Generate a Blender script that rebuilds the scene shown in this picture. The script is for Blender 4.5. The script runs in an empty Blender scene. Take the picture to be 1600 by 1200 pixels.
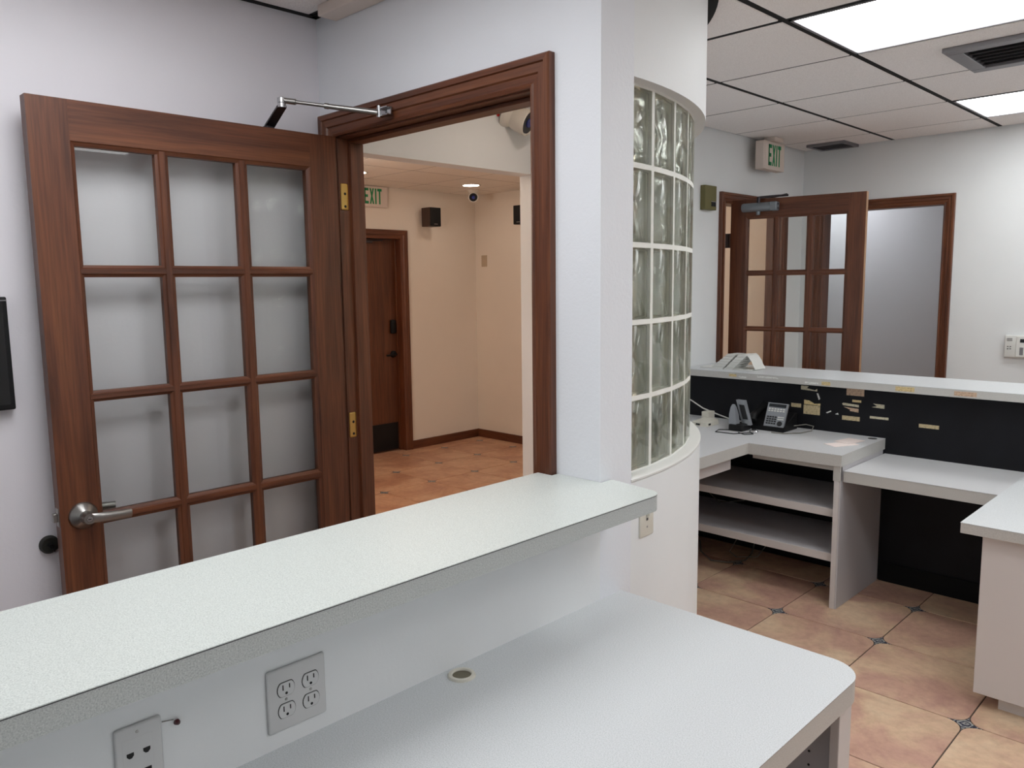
import bpy, bmesh, math, random
from mathutils import Matrix, Vector

random.seed(7)
S = bpy.context.scene
C = S.collection

# ------------------------------------------------------------------ camera
cd = bpy.data.cameras.new('camera')
cam = bpy.data.objects.new('camera', cd)
C.objects.link(cam)
cd.sensor_fit = 'HORIZONTAL'
cd.sensor_width = 36.0
cd.lens = 1242.6 / 1600 * 36.0
cd.clip_start = 0.02
R_ = Vector((0.711957, 0.702127, -0.011656))
U_ = Vector((-0.079718, 0.097304, 0.992057))
B_ = Vector((0.697684, -0.705372, 0.125249))
cam.matrix_world = Matrix(((R_.x, U_.x, B_.x, 0.0), (R_.y, U_.y, B_.y, 0.0), (R_.z, U_.z, B_.z, 1.53), (0, 0, 0, 1)))
S.camera = cam

# ------------------------------------------------------------------ world, exposure, light levels
w = bpy.data.worlds.new('world')
S.world = w
w.use_nodes = True
w.node_tree.nodes['Background'].inputs[0].default_value = (0.8, 0.85, 1.0, 1)
w.node_tree.nodes['Background'].inputs[1].default_value = 0.02
S.view_settings.view_transform = 'Standard'
S.view_settings.look = 'None'
S.view_settings.gamma = 1.0
S.view_settings.use_curve_mapping = False
S.view_settings.exposure = 0.0
S.cycles.max_bounces = 16
S.cycles.transmission_bounces = 16
S.cycles.transparent_max_bounces = 16
PANEL = 7.0        # troffer diffuser radiance
PANEL_NEAR = 8.6  # added unseen panels, set stronger to brighten the near counter
HALL = 26.0        # hall downlight radiance

# ------------------------------------------------------------------ materials
def lin(c):
    f = lambda v: v / 12.92 if v <= 0.04045 else ((v + 0.055) / 1.055) ** 2.4
    return tuple(f(v / 255.0) for v in c) + (1.0,)

def mat(name, col, rough=0.5, metal=0.0, spec=0.5):
    m = bpy.data.materials.new(name)
    m.use_nodes = True
    b = m.node_tree.nodes['Principled BSDF']
    b.inputs['Base Color'].default_value = lin(col)
    b.inputs['Roughness'].default_value = rough
    b.inputs['Metallic'].default_value = metal
    b.inputs['Specular IOR Level'].default_value = spec
    return m

def nodes(m):
    return m.node_tree.nodes, m.node_tree.links, m.node_tree.nodes['Principled BSDF']

def coords(m, scale=(1, 1, 1), offs=None):
    N, L, b = nodes(m)
    tc = N.new('ShaderNodeTexCoord')
    mp = N.new('ShaderNodeMapping')
    mp.inputs['Scale'].default_value = scale
    L.new(tc.outputs['Object'], mp.inputs['Vector'])
    if offs:
        oi = N.new('ShaderNodeObjectInfo')
        mul = N.new('ShaderNodeMath'); mul.operation = 'MULTIPLY'; mul.inputs[1].default_value = offs
        L.new(oi.outputs['Random'], mul.inputs[0])
        cb = N.new('ShaderNodeCombineXYZ')
        for k in range(3):
            L.new(mul.outputs[0], cb.inputs[k])
        L.new(cb.outputs[0], mp.inputs['Location'])
    return mp.outputs['Vector']

def noise(m, vec, scale, detail=3, rough=0.5, dist=0.0):
    N, L, b = nodes(m)
    n = N.new('ShaderNodeTexNoise')
    n.inputs['Scale'].default_value = scale
    n.inputs['Detail'].default_value = detail
    n.inputs['Roughness'].default_value = rough
    n.inputs['Distortion'].default_value = dist
    L.new(vec, n.inputs['Vector'])
    return n.outputs['Fac']

def ramp(m, fac, stops):
    N, L, b = nodes(m)
    r = N.new('ShaderNodeValToRGB')
    e = r.color_ramp.elements
    while len(e) < len(stops):
        e.new(0.5)
    for i, (p, c) in enumerate(stops):
        e[i].position = p
        e[i].color = lin(c)
    L.new(fac, r.inputs['Fac'])
    return r.outputs['Color']

def mixc(m, a, b_, fac, mode='MIX'):
    N, L, b = nodes(m)
    x = N.new('ShaderNodeMix'); x.data_type = 'RGBA'; x.blend_type = mode
    for sock, v in ((x.inputs[0], fac), (x.inputs[6], a), (x.inputs[7], b_)):
        if hasattr(v, 'links') or hasattr(v, 'is_linked'):
            L.new(v, sock)
        else:
            sock.default_value = v
    return x.outputs[2]

def bump(m, h, strength, dist=0.002):
    N, L, b = nodes(m)
    bp = N.new('ShaderNodeBump')
    bp.inputs['Strength'].default_value = strength
    bp.inputs['Distance'].default_value = dist
    L.new(h, bp.inputs['Height'])
    L.new(bp.outputs['Normal'], b.inputs['Normal'])

def setcol(m, c):
    N, L, b = nodes(m)
    L.new(c, b.inputs['Base Color'])

def paint(name, col, var=6, bumpy=0.25, rough=0.55):
    m = mat(name, col, rough)
    v = coords(m)
    lo = tuple(max(0, c - var) for c in col)
    hi = tuple(min(255, c + var // 2) for c in col)
    setcol(m, ramp(m, noise(m, v, 1.3, 4), [(0.3, lo), (0.7, hi)]))
    bump(m, noise(m, v, 90, 4, 0.6), bumpy, 0.0015)
    return m

def wood(name, axis, dark=(66, 34, 19), mid=(102, 57, 35), lite=(126, 76, 46), rough=0.42):
    m = mat(name, mid, rough)
    sc = [26.0, 26.0, 26.0]
    sc['xyz'.index(axis)] = 1.6
    v = coords(m, tuple(sc))
    a = noise(m, v, 1.0, 6, 0.62, 0.6)
    c1 = ramp(m, a, [(0.25, dark), (0.5, mid), (0.78, lite)])
    sc2 = [150.0, 150.0, 150.0]
    sc2['xyz'.index(axis)] = 5.0
    N, L, b = nodes(m)
    mp = N.new('ShaderNodeMapping'); mp.inputs['Scale'].default_value = sc2
    tc = N.new('ShaderNodeTexCoord'); L.new(tc.outputs['Object'], mp.inputs['Vector'])
    f = noise(m, mp.outputs['Vector'], 1.0, 2, 0.5)
    g = ramp(m, f, [(0.35, (170, 160, 155)), (0.6, (255, 255, 255))])
    setcol(m, mixc(m, c1, g, 0.5, 'MULTIPLY'))
    bump(m, f, 0.12, 0.001)
    return m

M = {}
M['wall'] = paint('wall_paint', (232, 234, 235))
M['wall_lilac_cast'] = paint('left_wall_lilac_cast', (230, 227, 233))  # same white paint, with the lilac cast of the light put into its colour
M['wall_rough'] = paint('column_blue_cast', (230, 232, 237), 4, 0.6)  # bluish cast of the light painted into the doorway wall and column
M['hall_wall'] = paint('hall_paint', (236, 226, 213), 5)
M['store_wall'] = paint('store_paint', (218, 218, 219), 4)
M['wood_z'] = wood('wood_vertical_grain', 'z')
M['wood_x'] = wood('wood_grain_along_x', 'x')
M['wood_y'] = wood('wood_grain_along_y', 'y')
M['door_brown'] = wood('hall_door_veneer', 'z', (70, 36, 20), (96, 53, 29), (114, 66, 38))
M['white_plastic'] = mat('white_plastic', (224, 224, 220), 0.35)
M['plate'] = mat('plate_plastic', (206, 206, 206), 0.4)
M['ivory'] = mat('ivory_plastic', (214, 210, 198), 0.4)
M['black'] = mat('black_plastic', (13, 13, 15), 0.5, 0, 0.3)
M['dark'] = mat('dark_slot', (16, 15, 15), 0.7)
M['grid_black'] = mat('black_ceiling_grid', (12, 11, 12), 0.7, 0, 0.25)
M['grid_grey'] = mat('dark_grey_cross_bar', (46, 43, 43), 0.7)
M['grid_tan'] = mat('brown_grey_hall_grid', (112, 96, 84), 0.6)
M['grey_metal'] = mat('grey_painted_metal', (128, 126, 130), 0.45, 0.3)
M['satin'] = mat('satin_chrome', (164, 162, 159), 0.33, 1.0)
M['steel'] = mat('bright_steel', (188, 188, 190), 0.26, 1.0)
M['dark_metal'] = mat('dark_steel_arm', (70, 66, 70), 0.4, 0.8)
M['brass'] = mat('brass_hinge', (196, 160, 96), 0.35, 1.0)
M['closer'] = mat('closer_grey_blue', (128, 134, 140), 0.4, 0.4)
M['silver'] = mat('silver_plastic', (150, 153, 158), 0.35, 0.5)
M['olive'] = mat('olive_metal', (112, 106, 66), 0.5, 0.2)
M['cream'] = mat('cream_paint', (222, 208, 198), 0.5)
M['green'] = mat('exit_green', (18, 140, 84), 0.5)
M['mortar'] = paint('white_mortar', (232, 232, 226), 5, 0.3)
M['rubber'] = mat('black_rubber', (36, 36, 32), 0.6)
M['red'] = mat('dark_red_plastic', (70, 12, 22), 0.5)
M['pink'] = mat('pink_paper', (238, 223, 218), 0.7)
M['cord_white'] = mat('white_cord', (215, 213, 208), 0.5)
M['cord_grey'] = mat('grey_cord', (120, 116, 108), 0.5)
M['lens'] = mat('camera_lens', (10, 12, 26), 0.08)
M['lens_blue'] = mat('lens_blue_ring', (36, 52, 130), 0.15)
M['white_gloss'] = mat('white_gloss', (226, 220, 210), 0.25)
M['lcd'] = mat('lcd_dark', (30, 34, 38), 0.2)
M['key'] = mat('dark_keys', (24, 24, 26), 0.5)
M['red_led'] = mat('red_lens', (190, 40, 40), 0.3)
M['wood_dark'] = wood('speaker_wood', 'z', (48, 30, 20), (70, 46, 34), (84, 58, 42))
M['wood_edge'] = wood('pale_door_edge', 'z', (136, 100, 70), (164, 124, 90), (180, 142, 106))

def laminate(name, a, b, c, rough=0.38):
    m = mat(name, b, rough)
    v = coords(m)
    f = noise(m, v, 420, 2, 0.7)
    setcol(m, ramp(m, f, [(0.33, a), (0.5, b), (0.68, c)]))
    return m
M['lam'] = laminate('speckled_white_laminate', (188, 192, 193), (209, 212, 214), (222, 224, 227))
M['lam_ledge'] = laminate('speckled_ledge_laminate', (186, 192, 189), (206, 212, 208), (219, 224, 221))
M['lam_edge'] = laminate('speckled_grey_edge', (158, 162, 162), (180, 184, 182), (196, 200, 198))
M['lam_r'] = laminate('pale_grey_laminate', (192, 192, 194), (206, 206, 208), (216, 216, 218))
M['lam_r_edge'] = laminate('pale_grey_laminate_edge', (178, 176, 172), (190, 188, 184), (200, 198, 194))
M['cab'] = mat('cabinet_white_melamine', (208, 202, 200), 0.45)
M['cab_side'] = mat('cabinet_panel_grey', (190, 187, 190), 0.5)
M['seam'] = mat('dark_laminate_seam', (64, 64, 66), 0.6)

# black laminate of the desk front panel
m = mat('black_panel', (15, 16, 22), 0.6, 0, 0.25)
v = coords(m)
setcol(m, ramp(m, noise(m, v, 5, 4), [(0.35, (11, 11, 16)), (0.75, (19, 20, 26))]))
M['panel'] = m

# ceiling tile
def ceil_tile(name, a, b):
    m = mat(name, b, 0.9, 0, 0.2)
    v = coords(m, (1, 1, 1), 37.0)
    setcol(m, ramp(m, noise(m, v, 220, 2, 0.6), [(0.36, a), (0.56, b)]))
    bump(m, noise(m, v, 260, 2), 0.25, 0.001)
    return m
M['tile'] = ceil_tile('ceiling_tile', (230, 224, 222), (243, 238, 236))
M['hall_tile'] = ceil_tile('hall_ceiling_tile', (238, 230, 220), (246, 240, 232))

# terracotta floor tile, each tile with its own mottling
def floor_tile(name, pal):
    m = mat(name, pal[1], 0.38, 0, 0.4)
    v = coords(m, (1, 1, 1), 61.0)
    big = noise(m, v, 3.2, 5, 0.62, 0.5)
    c = ramp(m, big, [(0.30, pal[0]), (0.44, pal[1]), (0.56, pal[2]), (0.70, pal[3])])
    fine = ramp(m, noise(m, v, 26, 4, 0.65), [(0.3, (222, 218, 214)), (0.6, (255, 255, 255))])
    setcol(m, mixc(m, c, fine, 0.6, 'MULTIPLY'))
    bump(m, noise(m, v, 40, 3), 0.12, 0.002)
    return m
M['floor_tile'] = floor_tile('terracotta_tile', ((188, 146, 132), (204, 164, 144), (220, 188, 158), (228, 202, 172)))
M['hall_floor_tile'] = floor_tile('hall_terracotta_tile', ((176, 128, 102), (194, 146, 116), (208, 166, 134), (216, 178, 146)))
M['grout'] = mat('grout', (74, 64, 58), 0.85)
m = mat('inset_tile', (90, 96, 112), 0.35)
N, L, b = nodes(m)
tc = N.new('ShaderNodeTexCoord')
wv = N.new('ShaderNodeTexWave'); wv.wave_type = 'RINGS'; wv.rings_direction = 'SPHERICAL'
wv.inputs['Scale'].default_value = 22; wv.inputs['Distortion'].default_value = 5.0; wv.inputs['Detail Scale'].default_value = 3
L.new(tc.outputs['Object'], wv.inputs['Vector'])
setcol(m, ramp(m, wv.outputs['Fac'], [(0.3, (40, 46, 66)), (0.55, (86, 94, 112)), (0.75, (176, 176, 170))]))
M['inset'] = m

def glass(name, col, rough=0.0, ior=1.45):
    m = mat(name, col, rough)
    N, L, b = nodes(m)
    b.inputs['Transmission Weight'].default_value = 1.0
    b.inputs['IOR'].default_value = ior
    return m
def thin_glass(name, tint):
    m = bpy.data.materials.new(name); m.use_nodes = True
    N, L = m.node_tree.nodes, m.node_tree.links
    N.remove(N['Principled BSDF'])
    tr = N.new('ShaderNodeBsdfTransparent'); tr.inputs[0].default_value = lin(tint)
    gl = N.new('ShaderNodeBsdfGlossy'); gl.inputs['Roughness'].default_value = 0.01
    fr = N.new('ShaderNodeFresnel'); fr.inputs[0].default_value = 1.28
    mx = N.new('ShaderNodeMixShader')
    L.new(fr.outputs[0], mx.inputs[0]); L.new(tr.outputs[0], mx.inputs[1]); L.new(gl.outputs[0], mx.inputs[2])
    L.new(mx.outputs[0], N['Material Output'].inputs['Surface'])
    return m
M['pane'] = thin_glass('window_glass', (254, 255, 254))
M['block'] = glass('block_glass', (250, 252, 247), 0.08, 1.3)

# the thin shells of the hollow blocks let part of the light straight through
N, L, b = nodes(M['block'])
tr = N.new('ShaderNodeBsdfTransparent'); tr.inputs[0].default_value = lin((246, 249, 243))
mx = N.new('ShaderNodeMixShader'); mx.inputs[0].default_value = 0.34
L.new(b.outputs[0], mx.inputs[1]); L.new(tr.outputs[0], mx.inputs[2])
L.new(mx.outputs[0], N['Material Output'].inputs['Surface'])

def emit(name, col, strength):
    m = mat(name, col, 0.4)
    N, L, b = nodes(m)
    b.inputs['Emission Color'].default_value = lin(col)
    b.inputs['Emission Strength'].default_value = strength
    return m
M['panel_light'] = emit('troffer_diffuser', (249, 252, 252), PANEL)
M['panel_near'] = emit('bright_troffer_diffuser', (249, 251, 253), PANEL_NEAR)
M['hall_light'] = emit('hall_lamp', (255, 238, 222), HALL)
M['added_globe_light'] = emit('added_globe_lamp', (255, 238, 224), 36.0)
M['store_light'] = emit('store_lamp', (244, 248, 255), 9.0)

# printed paper labels: faint rows of print (illegible in the photograph too)
def sticker(name, base):
    m = mat(name, base, 0.6)
    v = coords(m, (90, 1, 260))
    setcol(m, ramp(m, noise(m, v, 1.0, 3), [(0.36, tuple(int(c * 0.72) for c in base)), (0.5, base)]))
    return m
M['label_tan'] = sticker('tan_label', (196, 178, 140))
M['label_pale'] = sticker('pale_label', (204, 196, 170))
M['label_pink'] = sticker('faded_label', (200, 170, 144))
M['label_white'] = sticker('white_label', (226, 226, 222))
M['label_yellow'] = sticker('yellow_label', (212, 190, 140))

# ------------------------------------------------------------------ builders
class MB:
    """collects boxes, prisms, lathes and tubes into one mesh"""
    def __init__(self):
        self.bm = bmesh.new()

    def box(self, a, b, bev=0.0, seg=2):
        a = Vector(a); b = Vector(b)
        lo = Vector((min(a.x, b.x), min(a.y, b.y), min(a.z, b.z)))
        hi = Vector((max(a.x, b.x), max(a.y, b.y), max(a.z, b.z)))
        vs = [self.bm.verts.new((x, y, z)) for x in (lo.x, hi.x) for y in (lo.y, hi.y) for z in (lo.z, hi.z)]
        fs = [self.bm.faces.new([vs[i] for i in f]) for f in
              ((0, 1, 3, 2), (4, 6, 7, 5), (0, 4, 5, 1), (2, 3, 7, 6), (0, 2, 6, 4), (1, 5, 7, 3))]
        if bev > 0:
            es = list({e for f in fs for e in f.edges})
            bmesh.ops.bevel(self.bm, geom=es, offset=bev, segments=seg, affect='EDGES', profile=0.5)
        return self

    def prism(self, pts, axis, lo, hi, bev=0.0):
        """pts: polygon in the two other axes (in x,y,z order)"""
        k = 'xyz'.index(axis)
        def P(p, h):
            q = list(p); q.insert(k, h); return q
        A = [self.bm.verts.new(P(p, lo)) for p in pts]
        B = [self.bm.verts.new(P(p, hi)) for p in pts]
        fs = [self.bm.faces.new(A[::-1]), self.bm.faces.new(B)]
        n = len(pts)
        for i in range(n):
            j = (i + 1) % n
            fs.append(self.bm.faces.new((A[i], A[j], B[j], B[i])))
        bmesh.ops.recalc_face_normals(self.bm, faces=fs)
        if bev > 0:
            es = [e for e in fs[0].edges] + [e for e in fs[1].edges]
            bmesh.ops.bevel(self.bm, geom=es, offset=bev, segments=2, affect='EDGES', profile=0.5)
        return self

    def loft(self, rings, cap=True):
        """rings: lists of points, same count, closed loops"""
        V = [[self.bm.verts.new(p) for p in r] for r in rings]
        n = len(V[0]); fs = []
        for a, b in zip(V, V[1:]):
            for i in range(n):
                j = (i + 1) % n
                fs.append(self.bm.faces.new((a[i], a[j], b[j], b[i])))
        if cap:
            fs.append(self.bm.faces.new(V[0][::-1])); fs.append(self.bm.faces.new(V[-1]))
        bmesh.ops.recalc_face_normals(self.bm, faces=fs)
        return self

    def lathe(self, prof, c, d=(0, 0, 1), seg=24, closed=False):
        """prof: (radius, height along d) pairs; end radii of 0 close it"""
        d = Vector(d).normalized(); c = Vector(c)
        u = d.orthogonal().normalized(); v = d.cross(u)
        rings = []
        for r, h in prof:
            r = max(r, 1e-5)
            rings.append([c + d * h + (u * math.cos(t) + v * math.sin(t)) * r for t in (2 * math.pi * i / seg for i in range(seg))])
        if closed:
            return self.loft(rings + [rings[0]], False)
        return self.loft(rings)

    def tube(self, pts, r, seg=8, flat=1.0):
        pts = [Vector(p) for p in pts]
        n = len(pts); rings = []
        rr = r if isinstance(r, (list, tuple)) else [r] * n
        up = None
        for i, p in enumerate(pts):
            t = (pts[min(i + 1, n - 1)] - pts[max(i - 1, 0)]).normalized()
            if up is None:
                up = Vector((0, 0, 1)) if abs(t.z) < 0.9 else Vector((1, 0, 0))
            s = t.cross(up).normalized()
            up = s.cross(t).normalized()
            rings.append([p + s * math.cos(a) * rr[i] * flat + up * math.sin(a) * rr[i] for a in (2 * math.pi * k / seg for k in range(seg))])
        return self.loft(rings)

    def mesh(self, name, smooth=None, org=(0, 0, 0)):
        bmesh.ops.translate(self.bm, verts=self.bm.verts, vec=-Vector(org))
        me = bpy.data.meshes.new(name)
        self.bm.to_mesh(me); self.bm.free()
        if smooth:
            me.shade_smooth()
            me.set_sharp_from_angle(angle=math.radians(smooth))
        return me

ORG = {}
def tag(o, label=None, cat=None, group=None, kind=None):
    if label: o['label'] = label
    if cat: o['category'] = cat
    if group: o['group'] = group
    if kind: o['kind'] = kind
    return o

def thing(name, label, cat, loc=(0, 0, 0), group=None, kind=None, rotz=0.0, local=False):
    o = bpy.data.objects.new(name, None)
    o.empty_display_size = 0.05
    C.objects.link(o)
    o.location = loc
    o.rotation_euler = (0, 0, rotz)
    ORG[o.name] = (0, 0, 0) if local else tuple(loc)
    return tag(o, label, cat, group, kind)

def part(parent, name, mb, m, smooth=None, label=None):
    org = ORG[parent.name]
    o = bpy.data.objects.new(name, mb.mesh(name, smooth, org))
    o.data.materials.append(M[m] if isinstance(m, str) else m)
    C.objects.link(o)
    o.parent = parent
    ORG[o.name] = org
    if label: o['label'] = label
    return o

def single(name, mb, m, label, cat, org=(0, 0, 0), smooth=None, group=None, kind=None):
    o = bpy.data.objects.new(name, mb.mesh(name, smooth, org))
    o.data.materials.append(M[m] if isinstance(m, str) else m)
    o.location = org
    C.objects.link(o)
    ORG[o.name] = tuple(org)
    return tag(o, label, cat, group, kind)

def copy_child(src, parent, loc, rotz=0.0):
    o = src.copy()
    C.objects.link(o)
    o.parent = parent
    o.location = loc
    o.rotation_euler = (0, 0, rotz)
    return o

def arc(cx, cy, r, a0, a1, n):
    return [(cx + r * math.cos(a0 + (a1 - a0) * i / n), cy + r * math.sin(a0 + (a1 - a0) * i / n)) for i in range(n + 1)]

RAD = math.radians

# ------------------------------------------------------------------ room shell
YW = 1.578                 # face of the doorway wall
XC = -1.246                # face of half wall / column
HT = 2.44                  # ceiling
XS = -2.607                # left wall of the reception room
YB = 5.633                 # its back wall

def wall(name, mb, m, label):
    return single(name, mb, m, label, 'wall', kind='structure', smooth=None)

wall('wall_left', MB().box((-2.587, -2.2, 0), (-2.487, YW, 2.5)), 'wall_lilac_cast', 'white wall with painted lilac light cast behind the open French door')
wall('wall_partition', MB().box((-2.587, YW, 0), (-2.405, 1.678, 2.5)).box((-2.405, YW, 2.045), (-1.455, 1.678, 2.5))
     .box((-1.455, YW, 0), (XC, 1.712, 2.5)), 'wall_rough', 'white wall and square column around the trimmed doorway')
wall('wall_counter', MB().box((-1.372, -2.2, 0), (XC, YW, 0.98)), 'wall', 'white half wall under the raised counter ledge')
wall('wall_side', MB().box((-2.70, 1.678, 2.035), (XS, 2.80, 2.5)).box((-2.70, 2.80, 0), (XS, 4.52, 2.5))
     .box((-2.70, 4.52, 2.035), (XS, 5.31, 2.5)).box((-2.70, 5.31, 0), (XS, 5.74, 2.5)), 'wall',
     'white wall between reception and hall carrying the EXIT sign')
wall('wall_back', MB().box((XS, YB, 0), (-2.455, 5.733, 2.5)).box((-2.455, YB, 2.012), (-1.66, 5.733, 2.5))
     .box((-1.66, YB, 0), (1.9, 5.733, 2.5)), 'wall', 'white far wall with the alarm keypad')
wall('wall_right', MB().box((1.8, -2.2, 0), (1.9, 5.633, 2.5)), 'wall', 'white right wall of the reception')
wall('wall_rear', MB().box((-2.587, -2.3, 0), (1.9, -2.2, 2.5)), 'wall', 'white wall behind the camera')
wall('wall_hall_left', MB().box((-5.95, 0.9, 0), (-5.834, 3.56, 2.5)).box((-5.95, 3.56, 1.955), (-5.834, 4.49, 2.5))
     .box((-5.95, 4.49, 0), (-5.834, 5.5, 2.5)), 'hall_wall', 'cream hall wall with the brown exit door')
wall('wall_hall_back', MB().box((-5.834, 5.409, 0), (-2.70, 5.5, 2.5)), 'hall_wall', 'cream hall wall beside the far corner')
wall('wall_hall_front', MB().box((-5.95, 0.9, 0), (-2.587, 1.0, 2.5)), 'hall_wall', 'cream hall wall near the doorway')
wall('wall_store', MB().box((-3.3, 7.2, 0), (-0.9, 7.3, 2.5)).box((-3.3, 5.733, 0), (-3.2, 7.2, 2.5)).box((-1.0, 5.733, 0), (-0.9, 7.2, 2.5)),
     'store_wall', 'grey white walls of the back room through the far doorway')

# curved wall: quarter ring from the column to the side wall
CX, CY, RO, RI = -2.521, 1.70, 1.275, 1.155
Z0, Z1 = 1.004, 2.047
def ring(r0, r1, a0, a1, n=40):
    return arc(CX, CY, r1, RAD(a0), RAD(a1), n) + arc(CX, CY, r0, RAD(a1), RAD(a0), n)
cw = MB()
cw.prism(ring(RI, RO, 0, 90), 'z', 0, Z0 - 0.012)
cw.prism(ring(RI, RO, 0, 90), 'z', Z1, 2.5)
cw.prism(ring(RI, RO, 51.0, 90, 16), 'z', Z0 - 0.012, Z1)
cw.box((-2.62, 2.855, 0), (-2.515, 2.975, 2.5))
wall('wall_curved', cw, 'wall', 'white curved wall wrapping the glass block window').data.shade_smooth()
bpy.data.objects['wall_curved'].data.set_sharp_from_angle(angle=RAD(25))

# ------------------------------------------------------------------ floors
def star(r=0.052, n=6):
    """four pointed inset with concave sides"""
    pts = []
    for cx, cy, a0 in ((1, 1, 180), (-1, 1, 270), (-1, -1, 0), (1, -1, 90)):
        pts += [(cx * r + (r * 0.985) * math.cos(RAD(a0 + 90 - 90 * i / n)), cy * r + (r * 0.985) * math.sin(RAD(a0 + 90 - 90 * i / n))) for i in range(n)]
    return pts

def tile_outline(p, g=0.0022, r=0.058, n=6):
    h = p / 2 - g
    pts = []
    for cx, cy, a0 in ((h - r, h - r, 0), (-h + r, h - r, 90), (-h + r, -h + r, 180), (h - r, -h + r, 270)):
        pts += [(cx + r * math.cos(RAD(a0 + 90 * i / n)), cy + r * math.sin(RAD(a0 + 90 * i / n))) for i in range(n + 1)]
    return pts

PIT = 0.457
def star_pts(r=0.05, n=6):
    # between four rounded tile corners: arcs are centred on the tiles' own corner centres
    pts = []
    for k in range(4):
        sx, sy = ((1, 1), (-1, 1), (-1, -1), (1, -1))[k]
        a = [180 + 90 * i / n for i in range(n + 1)]
        a = [t + 90 * k for t in a]
        arcp = [(sx * r + r * math.cos(RAD(t)), sy * r + r * math.sin(RAD(t))) for t in a]
        pts += arcp[::-1][:-1]
    return pts

def make_floor(name, mat_name, xs, ys, x0, y0, x1, y1, label, keep):
    fl = single(name, MB().box((x0, y0, -0.06), (x1, y1, -0.003)), 'grout', label, 'floor', kind='structure')
    first = ins = None
    for i in range(-30, 30):
        for j in range(-30, 30):
            cx, cy = xs + i * PIT, ys + j * PIT           # a node (inset) position
            if x0 - 0.3 < cx + PIT / 2 < x1 + 0.25 and y0 - 0.3 < cy + PIT / 2 < y1 + 0.25 and keep(cx + PIT / 2, cy + PIT / 2):
                if first is None:
                    mb = MB().prism(tile_outline(PIT), 'z', -0.008, 0.0, 0.0015)
                    first = part(fl, 'floor_tile', mb, mat_name)
                    first.location = (cx + PIT / 2, cy + PIT / 2, 0)
                else:
                    copy_child(first, fl, (cx + PIT / 2, cy + PIT / 2, 0))
            if x0 < cx < x1 and y0 < cy < y1 and keep(cx, cy):
                if ins is None:
                    ins = part(fl, 'inset_tile', MB().prism(star_pts(0.055), 'z', -0.008, -0.0006), 'inset')
                    ins.location = (cx, cy, 0)
                else:
                    copy_child(ins, fl, (cx, cy, 0))
    return fl
make_floor('floor', 'floor_tile', -1.167, 3.388, XS, -2.2, 1.8, YB, 'terracotta tiled floor with small blue insets at the corners',
           lambda x, y: y > 0.2 and (math.hypot(x - CX, y - CY) > 1.0 or y < 1.6) and x < 1.2)
make_floor('floor.001', 'hall_floor_tile', -4.738, 4.34, -5.834, 1.0, XS, 5.409, 'warm terracotta tiled floor of the hall beyond the doorway',
           lambda x, y: y > 1.2)
fl = single('floor.002', MB().box((XS, 1.66, -0.05), (-1.30, 2.9, 0.001)), 'hall_floor_tile', 'tiled lobby floor inside the curved wall', 'floor', kind='structure')
single('floor.003', MB().box((-3.3, YB, -0.05), (-0.9, 7.3, 0.0)), 'hall_floor_tile', 'floor of the small back room', 'floor', kind='structure')

# ------------------------------------------------------------------ ceilings
GX, GY, GP = -1.38, 2.785, 0.62
ceil = single('ceiling', MB().box((-2.7, -2.3, HT + 0.012), (1.9, 5.74, HT + 0.06)), 'grid_black', 'suspended ceiling of white tiles on a black grid', 'ceiling', kind='structure')
LIGHT_STARTS = ((0, 0), (0, 3), (-1, -4), (2, -2), (3, 1), (1, -7))     # each panel is two cells long in x
light_cells = set()
for (ci, cj) in LIGHT_STARTS:
    light_cells.add((ci, cj)); light_cells.add((ci + 1, cj))
first = None
for i in range(-2, 6):
    for j in range(-9, 6):
        if (i, j) in light_cells:
            continue
        x0 = GX + i * GP + (0.013 if i == 0 or i == -1 or True else 0); x1 = GX + (i + 1) * GP - 0.013
        y0 = GY + j * GP + (0.014 if j == 0 else 0.008); y1 = GY + (j + 1) * GP - (0.014 if j == -1 else 0.008)
        x0 = max(x0, XS + 0.012) if j >= 0 else max(x0, -2.47)
        x1 = min(x1, 1.79); y1 = min(y1, YB - 0.012); y0 = max(y0, -2.19)
        if x1 - x0 < 0.03 or y1 - y0 < 0.03:
            continue
        ct = part(ceil, 'ceiling_tile', MB().box((x0, y0, HT), (x1, y1, HT + 0.012), 0.003, 1), 'tile')
part(ceil, 'wall_angle', MB().prism(ring(RO - 0.01, RO + 0.035, 0, 90), 'z', HT - 0.003, HT + 0.01), 'grid_black')
part(ceil, 'wall_angle', MB().box((-2.487, -2.2, HT - 0.002), (-2.462, YW, HT + 0.01)).box((-2.487, YW - 0.028, HT - 0.002), (XC, YW, HT + 0.01)), 'grid_black')

for i in range(-1, 6):
    x = GX + i * GP
    y_from = -2.19
    for j in range(-9, 6):
        inside = (i - 1, j) in LIGHT_STARTS          # the bar would cross a light panel
        if inside or j == 5:
            y_to = min(GY + j * GP, YB - 0.002)
            if y_to - y_from > 0.05:
                part(ceil, 'grid_bar', MB().box((x - 0.012, y_from, HT + 0.002), (x + 0.012, y_to, HT + 0.0121)), 'grid_black')
            y_from = GY + (j + 1) * GP
for j in range(-7, 5):
    y = GY + j * GP
    h = 0.0125 if j == 0 else 0.0075
    part(ceil, 'grid_bar', MB().box((-2.60 if j >= 0 else -2.47, y - h, HT + 0.0022), (1.79, y + h, HT + 0.0121)), 'grid_black' if j == 0 else 'grid_grey')
hc = 2.387
ceil2 = single('ceiling.001', MB().box((-5.95, 0.9, hc + 0.008), (-2.65, 5.5, hc + 0.05)), 'grout', 'cream tiled ceiling of the hall', 'ceiling', kind='structure')
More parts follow.
